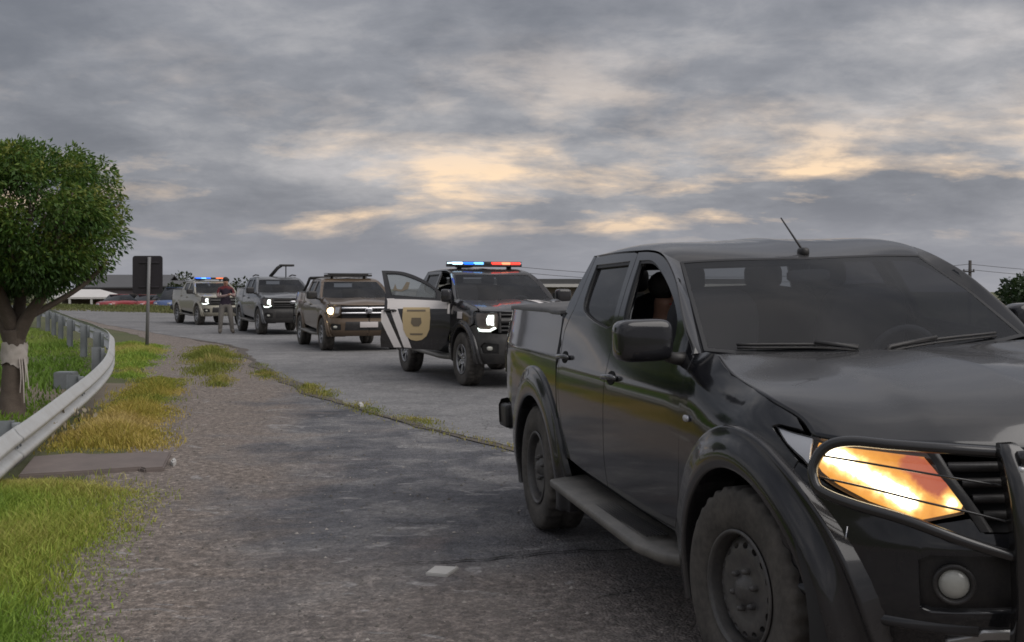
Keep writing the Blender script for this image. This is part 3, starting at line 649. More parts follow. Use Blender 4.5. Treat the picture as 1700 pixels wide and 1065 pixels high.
# ---------------------------------------------------------------- the five pickups
ROADZ=.012
def lampmat(name,A,B,C,E1,E2):
    """lit reflector: white along the filament line A-B, a second hot spot at C, amber away from them"""
    def fn(g,b):
        o=g.obj(); nz=g.nd('ShaderNodeVectorMath',operation='SUBTRACT'); g.L.new(g.noise(o,38,3,.55,.2,1),nz.inputs[0]); nz.inputs[1].default_value=(.5,.5,.5)
        q=g.nd('ShaderNodeVectorMath',operation='MULTIPLY_ADD'); g.L.new(nz.outputs[0],q.inputs[0]); q.inputs[1].default_value=(.036,)*3; g.L.new(o,q.inputs[2])
        def seg(v,P0,P1):
            D=P1-P0; Ln=float(np.linalg.norm(D)); D=D/Ln
            s=g.nd('ShaderNodeVectorMath',operation='SUBTRACT'); g.L.new(v,s.inputs[0]); s.inputs[1].default_value=tuple(P0)
            dt=g.nd('ShaderNodeVectorMath',operation='DOT_PRODUCT'); g.L.new(s.outputs[0],dt.inputs[0]); dt.inputs[1].default_value=tuple(D)
            sc=g.nd('ShaderNodeVectorMath',operation='SCALE'); sc.inputs[0].default_value=tuple(D); g.L.new(g.m('MINIMUM',g.m('MAXIMUM',dt.outputs['Value'],0.),Ln),sc.inputs['Scale'])
            ds=g.nd('ShaderNodeVectorMath',operation='DISTANCE'); g.L.new(s.outputs[0],ds.inputs[0]); g.L.new(sc.outputs[0],ds.inputs[1]); return ds.outputs['Value']
        red=g.ramp(seg(q.outputs[0],E1,E2),(.028,1.),(.046,0.))
        D=B-A; Ln=float(np.linalg.norm(D)); D=D/Ln
        s=g.nd('ShaderNodeVectorMath',operation='SUBTRACT'); g.L.new(q.outputs[0],s.inputs[0]); s.inputs[1].default_value=tuple(A)
        dt=g.nd('ShaderNodeVectorMath',operation='DOT_PRODUCT'); g.L.new(s.outputs[0],dt.inputs[0]); dt.inputs[1].default_value=tuple(D)
        k=g.m('MINIMUM',g.m('MAXIMUM',dt.outputs['Value'],0.),Ln)
        sc=g.nd('ShaderNodeVectorMath',operation='SCALE'); sc.inputs[0].default_value=tuple(D); g.L.new(k,sc.inputs['Scale'])
        ds=g.nd('ShaderNodeVectorMath',operation='DISTANCE'); g.L.new(s.outputs[0],ds.inputs[0]); g.L.new(sc.outputs[0],ds.inputs[1])
        d2=g.nd('ShaderNodeVectorMath',operation='DISTANCE'); g.L.new(q.outputs[0],d2.inputs[0]); d2.inputs[1].default_value=tuple(C)
        dd=g.m('MINIMUM',ds.outputs['Value'],g.m('ADD',g.m('MULTIPLY',d2.outputs['Value'],1.0),.014))
        g.st(b.inputs['Emission Color'],g.mix(red,g.ramp(dd,(.0,(1,.94,.78)),(.024,(1,.84,.52)),(.036,(1,.62,.20)),(.055,(1,.44,.08)),(.12,(1,.33,.04))),(1,.22,.12)))
        g.st(b.inputs['Emission Strength'],g.mix(red,g.ramp(dd,(.0,1.),(.018,.75),(.030,.26),(.048,.125),(.12,.07)),(.055,.055,.055)))
        n=g.N.new('ShaderNodeMath'); n.operation='MULTIPLY'; g.L.new(b.inputs['Emission Strength'].links[0].from_socket,n.inputs[0]); n.inputs[1].default_value=7.5; g.L.new(n.outputs[0],b.inputs['Emission Strength'])
    return mat(name,(.2,.12,.05),.3,emit=(1,1,1),es=1.,fn=fn)
def front_sloped(t):
    """front end of the near black pickup: swept lamps, bull bar, fog lamp"""
    st=t.st; pm=t.pm
    fogp=[(.575,.50),(.575,.655),(.54,.672),(.30,.672),(.27,.64),(.27,.515),(.30,.49),(.54,.485)]
    low=[(.0,.395),(.40,.395),(.44,.42),(.40,.455),(.30,.462),(0,.462)]
    bp=t.both('front_bumper',st['bumper'],pm,[fogp],depth=.04,grid=.045)
    t.both('air_intake',[(0.0,.545),(.26,.545),(.25,.665),(0.0,.665)],M['plastic'],off=.004,depth=.01,parent=bp)
    for sd in (1,-1):
        t.pan('fog_recess',[(.60,.47),(.60,.685),(.25,.69),(.25,.47)],M['plastic'],sd,byS=True,off=-.03,depth=0.,parent=bp)
        # fog lamp
        c=t.S(.474,.581,-.012,byS=True,side=sd)[0]; n=t.S(.474,.581,.05,byS=True,side=sd)[0]-c; n/=np.linalg.norm(n)
        q=Vector(t.L([n])[0]-t.L([[0,0,0]])[0]).to_track_quat('Z','Y').to_matrix(); 
        def orient(V): return V@np.array(q).T+t.L([c])[0]
        fl=MB().add(*revolve([(.062,-.02),(.066,.012),(.058,.018),(.050,.010),(.046,-.01)],28,'z')).xf(orient).build('fog_lamp',M['plastic'],t.root)
        MB().add(*revolve([(.0,.020),(.018,.0185),(.034,.013),(.0465,.002)],28,'z')).xf(orient).build('fog_lens',M['fog'],fl)
        t.pan('skid_trim',[(.50,.385),(.42,.41),(.385,.43),(.18,.43),(.18,.40),(.37,.40),(.40,.385),(.48,.365)],M['silver'],sd,byS=True,off=.012,depth=.012,grid=.02,parent=bp)
        rows=[]
        for a,b in zip(np.linspace(1.0,.40,20),np.interp(np.linspace(1.0,.40,20),[.40,.52,.72,.92,1.0],[.42,.427,.445,.492,.51])):
            p=[t.S(a,b+d,o,byS=True,side=sd)[0] for d,o in ((.022,.0),(.012,.012),(.0,.016),(-.012,.008),(-.02,-.005))]; rows.append(p)
        V,F=gridmesh(np.array(rows)); t.uwh('bumper_lip',[(V,F if sd<0 else [f[::-1] for f in F])],pm,bp)
        # headlamp: housing, reflector, lit bowl, indicator, clear cover
        hl=st['headlight']; smo=hl
        lamp=t.pan('headlight',hl,M['lamp_house'],sd,byS=True,off=-.045,depth=0.,grid=.03)
        wall=[]
        for (a,b) in dens(hl,.03): wall.append([t.S(a,b,.001,byS=True,side=sd)[0],t.S(a,b,-.05,byS=True,side=sd)[0]])
        wall.append(wall[0]); V,F=gridmesh(np.array(wall)); t.uwh('lamp_wall',[(V,F)],M['plastic'],lamp)
        t.pan('reflector',[(1.117,1.033),(1.04,1.022),(.955,1.012),(.945,.928),(.973,.948),(1.052,.989)],M['lamp_tip'],sd,byS=True,off=-.005,depth=.01,grid=.03,parent=lamp)
        A=t.L([t.S(.875,.975,-.02,byS=True,side=sd)[0]])[0]; B=t.L([t.S(.60,.835,-.02,byS=True,side=sd)[0]])[0]; Cc=t.L([t.S(.47,.832,-.02,byS=True,side=sd)[0]])[0]
        E1=t.L([t.S(.585,.955,-.02,byS=True,side=sd)[0]])[0]; E2=t.L([t.S(.515,.89,-.02,byS=True,side=sd)[0]])[0]
        t.pan('lamp_bowl',[(.935,1.008),(.83,1.0),(.70,.993),(.55,.98),(.492,.905),(.44,.85),(.432,.832),(.445,.806),(.56,.779),(.727,.826),(.835,.872),(.90,.91),(.94,.95)],lampmat('lit_lamp',A,B,Cc,E1,E2),sd,byS=True,off=-.022,depth=.006,grid=.02,parent=lamp)
        t.pan('lamp_cover',hl,M['lens'],sd,byS=True,off=.002,depth=0.,grid=.03,parent=lamp)
    # grille with slats
    go=[(0,.975),(.52,.975),(.455,.89),(.405,.80),(.37,.75),(0,.745)]
    gr=t.both('grille',go,M['dark'],off=-.05,depth=0.)
    for k,(y,x) in enumerate(((.945,.475),(.895,.435),(.845,.405),(.795,.375))):
        for sd in (1,-1):
            P=np.array([[t.S(a,y+d,o,byS=True,side=sd)[0] for d,o in ((.014,-.045),(.016,-.012),(.0,-.002),(-.014,-.014),(-.012,-.045))] for a in np.linspace(.02,x,10)])
            t.uwh('slat',[gridmesh(P)],M['plastic'],gr)
    for sd in (1,-1):
        P=np.array([[t.S(a+dx,y,o,byS=True,side=sd)[0] for dx,o in ((-.022,-.02),(-.02,.004),(.0,.010),(.018,.004))] for a,y in ((.525,.985),(.48,.91),(.435,.845),(.40,.79),(.375,.745))])
        t.uwh('grille_frame',[gridmesh(P)],M['plastic'],gr)
    # bull bar: lamp hoops, thin guard rods, two uprights, cross tubes
    bb=thing_part('bull_bar',t.root)
    for sd in (1,-1):
        e=np.array([1,sd,1])
        hoop=sm(np.array([(.80,.30,.995),(.778,.351,.996),(.713,.496,1.008),(.633,.616,1.016),(.542,.713,1.022),(.492,.772,.999),(.474,.808,.94),(.487,.813,.888),(.517,.797,.857),(.601,.731,.826),(.703,.623,.792),(.808,.483,.734),(.868,.335,.683)])*e,6)
        t.uwh('lamp_hoop',[tube(hoop,.0175,12)],M['tube'],bb)
        for rod in ([(.482,.785,.972),(.613,.670,.955),(.746,.489,.922),(.80,.345,.895)],[(.494,.80,.904),(.628,.681,.878),(.719,.568,.847),(.795,.436,.814),(.845,.325,.782)]):
            t.uwh('guard_rod',[tube(sm(np.array(rod)*e,5),.0038,6)],M['tube'],bb)
        up=[]
        for u,h,wd,d in ((.795,1.025,.030,.03),(.815,1.0,.046,.05),(.845,.94,.05,.06),(.868,.86,.05,.06),(.885,.72,.05,.06),(.887,.55,.05,.06),(.87,.42,.048,.06),(.80,.36,.04,.05)):
            up.append([(u+d/2,.318-wd*.8,h),(u+d/2+.004,.318,h),(u+d/2,.318+wd*.8,h),(u-d/2,.318+wd*.8,h-.0),(u-d/2,.318-wd*.8,h),(u+d/2,.318-wd*.8,h)])
        V,F=gridmesh(np.array(up)*e); t.uwh('upright',[(V,F)],M['tube'],bb)
        for hh,uu in ((.60,.905),(.95,.865)):
            V,F=sup((uu,.318*sd,hh),(.012,.014,.014),.8,10,6); t.uwh('bolt',[(V,F)],M['silver'],bb)
    for u,h in ((.905,.60),(.86,.985)): t.uwh('cross_tube',[tube([(u,-.32,h),(u,.32,h)],.024,12)],M['tube'],bb)
    # scratch that shows bare metal on the bumper corner
    t.uwh('scratch',[tube(t.S([.792,.797,.806,.812],[.742,.70,.62,.575],.004,byS=True),.0022,5)],M['chrome'],bp)
def front_upright(t,grille='plain',plate=False,lamps='white',lit=(1,1),trim='dark'):
    st=t.st; pm=t.pm
    bp=t.both('front_bumper',st['bumper'],pm if trim!='dark' else M['bump2'],[[(.60,.50),(.60,.64),(.80,.66),(.88,.60),(.85,.50)]],depth=.03,grid=.07)
    t.both('air_intake',[(0,.50),(.52,.50),(.50,.70),(0,.70)],M['plastic'],off=.004,depth=.01,parent=bp)
    for sd in (1,-1):
        t.pan('fog_recess',[(.57,.47),(.57,.68),(.90,.69),(.90,.47)],M['plastic'],sd,byS=True,off=-.02,depth=0.,grid=.1,parent=bp)
        V,F=sup(t.S(.72,.575,-.006,byS=True,side=sd)[0],(.02,.045,.03),.7,12,8); t.uwh('fog_lamp',[(V,F)],M['fog'])
        lamp=t.pan('headlight',st['headlight'],M['lamp_house'],sd,byS=True,off=-.03,depth=0.,grid=.07)
        on=lit[0] if sd>0 else lit[1]
        mm=M['lit_white2'] if lamps=='white' else M['lit_warm']
        if lamps=='white':
            t.pan('lamp_bowl',[(.67,1.05),(.76,1.05),(.79,.98),(.77,.91),(.67,.90)],mm if on else M['lamp_white'],sd,byS=True,off=-.012,depth=.01,grid=.06,parent=lamp)
            t.pan('daylight_strip',[(.63,.86),(.72,.812),(.92,.812),(.96,.86),(.90,.842),(.73,.842),(.66,.88)],mm if on else M['lamp_white'],sd,byS=True,off=-.008,depth=.008,grid=.06,parent=lamp)
        else:
            V,F=sup(t.S(.86,.95,-.01,byS=True,side=sd)[0],(.03,.085,.075),.9,16,10); t.uwh('lamp_bowl',[(V,F)],mm if on else M['lamp_white'],lamp)
            t.pan('reflector',[(.63,1.04),(.74,1.04),(.75,.90),(.66,.89)],M['lamp_white'],sd,byS=True,off=-.015,depth=.01,grid=.06,parent=lamp)
        t.pan('lamp_cover',st['headlight'],M['lens'],sd,byS=True,off=.002,depth=0.,grid=.07,parent=lamp)
    gr=t.both('grille',[(0,1.085),(.59,1.085),(.575,.90),(.59,.79),(0,.785)],M['dark'],off=-.03,depth=0.)
    if grille=='bars':      # two wide bright bars
        for y,h in ((1.02,.022),(.90,.02)):
            for sd in (1,-1):
                P=np.array([[t.S(a,y+d,o,byS=True,side=sd)[0] for d,o in ((h,-.02),(h*.9,.008),(-h*.9,.008),(-h,-.02))] for a in np.linspace(.0,.585,8)]); t.uwh('slat',[gridmesh(P)],M['chrome'],gr)
        V,F=sup((.835,0,.96),(.014,.085,.06),.6); t.uwh('emblem',[(V,F)],M['chrome'],gr)
    else:
        for y in (1.05,.995,.94,.885,.83):
            for sd in (1,-1):
                P=np.array([[t.S(a,y+d,o,byS=True,side=sd)[0] for d,o in ((.012,-.02),(.013,.004),(-.013,.004),(-.012,-.02))] for a in np.linspace(.0,.575,8)]); t.uwh('slat',[gridmesh(P)],M['plastic'],gr)
        for sd in (1,-1):
            P=np.array([[t.S(a+d,y,o,byS=True,side=sd)[0] for d,o in ((-.02,-.02),(-.018,.008),(.018,.008),(.02,-.02))] for y in np.linspace(.80,1.08,6) for a in (.585,)]); t.uwh('grille_frame',[gridmesh(P)],M['plastic'],gr)
        P=np.array([[t.S(a,.965+d,o,byS=True,side=1 if a>0 else -1)[0] if False else (lambda p:(p[0],math.copysign(p[1],a),p[2]))(t.S(abs(a),.965+d,o,byS=True)[0]) for d,o in ((.03,-.01),(.03,.014),(-.03,.014),(-.03,-.01))] for a in np.linspace(-.57,.57,15)]); t.uwh('grille_bar',[gridmesh(P)],M['bump2'],gr)
        V,F=sup((.84,0,.965),(.012,.11,.045),.9); t.uwh('emblem',[(V,F)],M['chrome'],gr)
    if plate: t.uwh('license_plate',[box((.865,0,.63),(.012,.40,.13),.004)],M['plate'])
def fittings(t,handle_m,mirror_m,xf=None,mc=(-.60,1.0,1.315),mr=(.075,.118,.098),mback=0.):
    for sd in (1,-1):
        x=xf if sd==1 else None; df=[c for c in t.root.children if c.name.startswith('front_door')][0 if sd==1 else 1]; dr=[c for c in t.root.children if c.name.startswith('rear_door')][0 if sd==1 else 1]
        t.handle(df,-1.455,1.085,sd,handle_m,x); t.handle(dr,-2.33,1.135,sd,handle_m); t.mirror(sd,mirror_m,df,x,mc if sd>0 else (mc[0]-mback,mc[1]-.02,mc[2]),mr)
def lightbar(t,u,h,half,mods,lit=True,mat_off='plastic'):
    """roof light bar: base, feet and one lens per module. mods: list of (w, half width, material)"""
    b=t.uwh('light_bar',[box((u,0,h),(.26,half*2,.05),.012),box((u,half*.7,h-.045),(.1,.05,.05)),box((u,-half*.7,h-.045),(.1,.05,.05)),box((u,0,h+.052),(.24,half*2,.012),.005)],M[mat_off])
    for w,hw,m in mods:
        for dz in (.028,): t.uwh('light_module',[box((u,w,h+dz),(.27,hw*2*.92,.038),.006)],M[m],b)
    return b
for n,c,s_,v in (('lit_white',(1,.93,.72),7.,.35),('lit_orange',(1,.42,.06),1.15,.35),('lit_yellow',(1,.72,.28),3.0,.6),('lit_red',(1,.20,.10),.34,.3),('lit_amber',(1,.55,.16),1.5,.6),
                 ('lit_white2',(.88,1,.95),2.6,.75),('lit_warm',(1,.78,.42),11.,0),('lit_blue',(.012,.15,1),1.9,0),('lit_bluew',(.13,.42,1),2.6,0),('lit_bluew2',(.5,.75,1),3.,0),('lit_redl',(1,.045,.03),2.3,0),('lit_redo',(1,.17,.08),3.,0),('lit_cyan',(.05,.55,.8),1.2,0),('lit_orangel',(1,.20,.06),1.6,0)):
    M[n]=emis(n,c,s_,v,26.)
M['fog']=mat('fog_lens',(.42,.42,.38),.2,coat=.6)
M['lamp_house']=mat('lamp_housing',(.10,.07,.05),.4)
M['lamp_white']=mat('lamp_reflector',(.55,.55,.58),.25,.5)
M['lamp_tip']=mat('lamp_tip_reflector',(.72,.73,.76),.3,.2)
M['plate']=mat('plate_white',(.6,.55,.54),.5)
M['bump2']=dusty('dark_bumper',(.03,.03,.032),.45,amt=.3)
M['khaki']=paint('sand_paint',(.33,.31,.25),.30,.3,(.30,.26,.20),.2)
M['bronze']=paint('bronze_brown_paint',(.13,.092,.062),.25,.3,(.16,.12,.085),.3)
M['brown']=paint('bronze_paint',(.21,.165,.12),.3,.3,(.2,.16,.12),.35)
M['police']=paint('police_black_paint',(.022,.021,.023),.25,.22)
M['grey']=paint('dark_grey_paint',(.13,.135,.145),.35,.25,(.25,.24,.23),.3)
# 1 near black pickup
t1=Truck('pickup_truck','dusty black double cab pickup with bull bar and one glowing headlight, nearest the camera',(.8706,4.3184),12.97,'sloped',M['black'],roll=1.8,rt=.378)
t1.root.location=(1.6889,4.5069,ROADZ); t1.ride=-.012
t1.shell(windowed=False,steer=R(7)); front_sloped(t1)
fittings(t1,M['handle'],M['flare'],mc=(-.665,.99,1.308),mr=(.07,.122,.089),mback=.13)
# small side repeater, wipers, antenna, interior mirror
t1.uwh('side_repeater',[sup(t1.S(-.448,.998,.006)[0],(.028,.01,.014),.8,12,8)],M['lamp_white'])
t1.uwh('side_repeater',[sup(t1.S(-.448,.998,.006,side=-1)[0],(.028,.01,.014),.8,12,8)],M['lamp_white'])
t1.uwh('antenna',[sup((-1.145,.0,1.668),(.035,.022,.022),.6,12,8),tube([(-1.15,0,1.675),(-1.30,.035,1.84)],[.006,.0035],6)],M['plastic'])
for P in ([(-.46,.12,1.245),(-.50,.30,1.262),(-.56,.62,1.272)],[(-.45,-.02,1.24),(-.47,-.25,1.262),(-.56,-.60,1.272)]):
    P=np.array(P); w=t1.uwh('wiper',[tube(sm(P,6)+np.array([.02,0,.008]),.007,6),tube(sm(P,6)+np.array([.024,0,-.006]),.005,5),tube([(-.42,P[0][1]+.03,1.22),P[0]+np.array([.02,0,.01]),P[1]+np.array([.025,0,.018])],[.014,.011,.008],6)],M['plastic'])
t1.uwh('inside_mirror',[sup((-1.10,0,1.555),(.02,.11,.03),.5,14,8),tube([(-1.10,0,1.60),(-1.09,0,1.56)],.008,6)],M['seat'])
t1.uwh('windshield_sticker',[gridmesh(np.array([[t1.wsg[i,j]*(1-f)+t1.wsg[i,j+1]*f+np.array([.001,0,.002]) for f in (0.,.5,1.)] for i in (11,12) for j in (12,)]))],M['sticker']) if False else None
# 2 police pickup with its front door open
M['stripe']=M['white_dec']
t2=Truck('police_pickup','black and white police pickup, lit blue and red light bar, front door wide open',(-.72,17.75),20.7,'upright',M['police'],(1.06,1.04,1.03),rt=.39)
t2.shell(open_deg=66,wheels='alloy',lod=True,flares=True,flare_mat=M['police'])
front_upright(t2,'plain',lamps='white')
fittings(t2,M['plastic'],M['police'],t2.opener)
lightbar(t2,-1.50,1.795,.60,[(.49,.09,'lit_bluew2'),(.30,.085,'lit_blue'),(.13,.08,'lit_bluew'),(-.02,.06,'plastic'),(-.17,.085,'lit_redl'),(-.33,.075,'lit_redo'),(-.49,.085,'lit_redl')])
d=t2.door_f; X=t2.opener
t2.pan('white_band',[(-.60,1.23),(-.60,1.115),(-1.50,1.115),(-1.50,1.265),(-1.1,1.255)],M['white_dec'],1,parent=d,off=.003,depth=0,xf=X)
t2.pan('badge_cover',[(-.56,1.235),(-.56,1.04),(-.595,1.04),(-.595,1.235)],M['white_dec'],1,parent=d,off=.004,depth=0,xf=X)
for k,(a,b) in enumerate(((-1.515,-1.25),(-1.66,-1.395))):
    lo=max(a-.0,-1.595); pol=[(max(a,-1.585),1.27),(max(a+.115,-1.585),1.27),(b+.115,.52),(max(b,-1.585),.53)]
    t2.pan('white_stripe',pol if k==0 else [(-1.59,1.09),(-1.54,1.10),(-1.285,.53),(-1.40,.53),(-1.59,.92)],M['white_dec'],1,parent=d,off=.003,depth=0,xf=X)
sh=[(-.86,1.135),(-1.26,1.135),(-1.27,.98),(-1.255,.80),(-1.21,.70),(-1.14,.645),(-1.06,.63),(-.98,.645),(-.91,.70),(-.865,.80),(-.85,.98)]
t2.pan('gold_badge',sh,M['gold_dec'],1,parent=d,off=.006,depth=.003,grid=.04,xf=X)
cs=np.array(sh).mean(0)
for po in ([(-.92,1.10),(-1.20,1.10),(-1.20,1.075),(-.92,1.075)],[(-.99,.98),(-1.13,.98),(-1.14,.90),(-1.10,.85),(-1.02,.85),(-.98,.90)],[(-.96,.745),(-1.16,.745),(-1.15,.72),(-.97,.72)]):
    t2.pan('badge_mark',po,M['grey_dec'],1,parent=d,off=.010,depth=0,grid=.04,xf=X)
hg=t2.hoodgrid
def hoodstrip(t,a,b,m,i0=2,i1=-1):
    g=t.hoodgrid; n=g.shape[0]; P=g[i0:i1,a:b+1]+np.array([0,0,.004]); return t.uwh('hood_stripe',[gridmesh(P)],m,t.hood)
hoodstrip(t2,28,33,M['white_dec']); hoodstrip(t2,17,22,M['white_dec'])
t2.pan('fender_mark',[(.02,1.08),(-.20,1.08),(-.20,.98),(.02,.98)],M['white_dec'],1,off=.003,depth=0)
t2.pan('window_decal',[(-1.18,1.52),(-1.23,1.53),(-1.30,1.40),(-1.37,1.42),(-1.40,1.50),(-1.43,1.40),(-1.30,1.38),(-1.20,1.42)],M['grey_dec'],1,parent=d,off=-.014,depth=0,xf=X)
t2.uwh('roof_beacon',[sup((-2.15,.12,1.795),(.12,.16,.035),.7,16,8)],M['plastic'])
# 3 bronze pickup, unlit roof bar
t3=Truck('patrol_pickup','bronze brown pickup with chrome grille bars, pale plate, unlit roof bar and warm headlight',(-4.43,27.6),19.7,'upright',M['bronze'],(1.02,1.06,.985),rt=.39)
t3.shell(wheels='alloy',lod=True,flare_mat=M['bronze'])
front_upright(t3,'bars',plate=True,lamps='warm',trim='body')
fittings(t3,M['khaki'],M['plastic'])
lightbar(t3,-1.45,1.80,.55,[(0,.5,'plastic')])
V=MB()
for sd in (1,-1): V.add(*tube([(-2.62,.70*sd,1.74),(-2.75,.72*sd,1.60),(-3.2,.74*sd,1.40)],.035,8))
t3.uwh('roll_bar',[tube([(-2.62,.70,1.74),(-2.60,0,1.76),(-2.62,-.70,1.74)],.04,8)]+[tube([(-2.62,.70*sd,1.74),(-2.78,.73*sd,1.58),(-3.25,.75*sd,1.39)],.035,8) for sd in (1,-1)],M['plastic'])
P=t3.hoodgrid[14:16,20:31]+np.array([0,0,.004]); t3.uwh('hood_badge',[gridmesh(P)],M['white_dec'],t3.hood)
# 4 dark grey pickup with a folding mast on its roof
t4=Truck('patrol_pickup','dark grey pickup with white headlights and a folding camera mast on its roof',(-7.94,36.9),23.6,'upright',M['grey'],(1.03,1.05,1.05),rt=.39)
t4.shell(wheels='alloy',lod=True,flare_mat=M['grey'])
front_upright(t4,'plain',lamps='white'); fittings(t4,M['grey'],M['plastic'])
hoodstrip(t4,25,29,M['white_dec'],18,23); hoodstrip(t4,21,24,M['white_dec'],18,23)
ms=t4.uwh('roof_mast',[tube([(-1.9,.12,1.74),(-1.8,-.10,2.02),(-1.78,-.22,2.10)],[.055,.055,.05],8),tube([(-1.8,-.36,1.74),(-1.8,-.36,2.08)],.018,6)],M['plastic'])
t4.uwh('mast_panel',[box((-1.78,-.38,2.10),(.35,.42,.07),.02)],M['plastic'],ms)
t4.uwh('roof_rack',[tube([(-2.3,sd*.58,1.76),(-1.9,sd*.58,1.80),(-1.4,sd*.58,1.775)],.02,6) for sd in (1,-1)],M['plastic'])
# 5 farthest pickup, lit light bar
t5=Truck('patrol_pickup','sand coloured pickup farthest back with a lit blue and orange light bar',(-12.3,46.),30.,'upright',M['khaki'],(1.02,1.04,1.0),rt=.385)
t5.shell(wheels='alloy',lod=True,flare_mat=M['khaki'])
front_upright(t5,'plain',lamps='white',lit=(1,0),trim='body'); fittings(t5,M['khaki'],M['plastic'])
lightbar(t5,-1.45,1.815,.58,[(.46,.1,'lit_blue'),(.26,.1,'lit_bluew'),(.07,.08,'lit_blue'),(-.12,.09,'plastic'),(-.32,.1,'lit_orangel'),(-.49,.06,'lit_orangel')])
t5.uwh('roof_beacon',[sup((-2.1,.2,1.80),(.12,.2,.045),.7,16,8)],M['plastic'])
# ---------------------------------------------------------------- ground, road, verge
def sstep(a,b,x): t=np.clip((np.asarray(x,float)-a)/(b-a),0,1); return t*t*(3-2*t)
EDGE_L=[(9,-9),(6.6,-3),(4.9,1),(3.2,5),(1.55,8),(.11,10.67),(-.96,12.5),(-1.84,14.3),(-3.1,17.3),(-5.0,23),(-6.97,29.5),(-9.8,34.8),(-15.7,45.7),(-24.5,62),(-45,85),(-90,112),(-160,140)]
EDGE_R=[(20,-9),(17.6,-3),(16,1),(14,5),(12.6,8),(11.3,10.7),(10.3,13),(9.4,15),(8.2,18.5),(6.0,24.5),(3.2,31.5),(-1.0,39.5),(-8.6,51.5),(-19.4,66.5),(-39.8,90),(-82,119),(-155,148)]
def verge_side(x,y):
    er=np.array(EDGE_R); return x-np.interp(y,er[:,1],er[:,0])
def terrain(x,y):
    d=verge_side(x,y)
    right=-5.0*sstep(9,30,d)*sstep(-5,20,np.abs(y)+20)
    far=-.45*sstep(84,95,y-np.clip(-x-36,0,80)*.45)*sstep(30,-10,x)-.85*sstep(97,104,y-np.clip(-x-36,0,80)*.45)*sstep(30,-10,x)
    return right*(1-sstep(20,-10,x)*sstep(70,100,y))+far*(d>-1e9)
gx=np.r_[np.linspace(-700,-120,14),np.linspace(-110,90,81),np.linspace(100,700,14)]; gy=np.r_[np.linspace(-80,-10,6),np.linspace(-8,140,61),np.linspace(150,1500,22)]
X,Y=np.meshgrid(gx,gy,indexing='ij'); Z=terrain(X,Y)
def gmat(g,b):
    p=g.pos(); n=g.noise(p,.22,5,.6); n2=g.noise(p,5.,5,.65); n3=g.noise(p,38,3,.6)
    c=g.mix(g.ramp(n,(.35,0.),(.65,1.)),(.075,.10,.028),(.14,.13,.06)); c=g.mix(g.ramp(n2,(.3,0.),(.75,.55)),c,(.10,.085,.06)); c=g.mix(g.m('MULTIPLY',n3,.4),c,(.05,.06,.02))
    g.st(b.inputs['Base Color'],c); g.st(b.inputs['Normal'],g.bump(g.m('ADD',n2,n3),.7,.03))
M['ground']=mat('verge_earth',rough=.95,fn=gmat)
V,F=gridmesh(np.stack([X,Y,Z],-1)); tag(mk('ground',V,[f[::-1] for f in F],M['ground']),kind='structure')
def sheet(name,poly,z,m,grid=1.2,edge=.35,ragged=.0,seed=0):
    p=dens(poly,edge); 
    if ragged:
        r=np.random.default_rng(seed); nn=np.convolve(np.r_[r.normal(0,1,len(p)+8)],np.ones(3)/3,'same')[:len(p)]; t=np.roll(p,-1,0)-np.roll(p,1,0); t/=np.linalg.norm(t,axis=1)[:,None]+1e-9; p=p+np.stack([-t[:,1],t[:,0]],-1)*nn[:,None]*ragged
    v,f,_=cdt(p,[],grid,99.); V=np.c_[v,np.zeros(len(v))]; V[:,2]=z(v) if callable(z) else z
    o=mk(name,V,f,m); tag(o,kind='structure'); return o
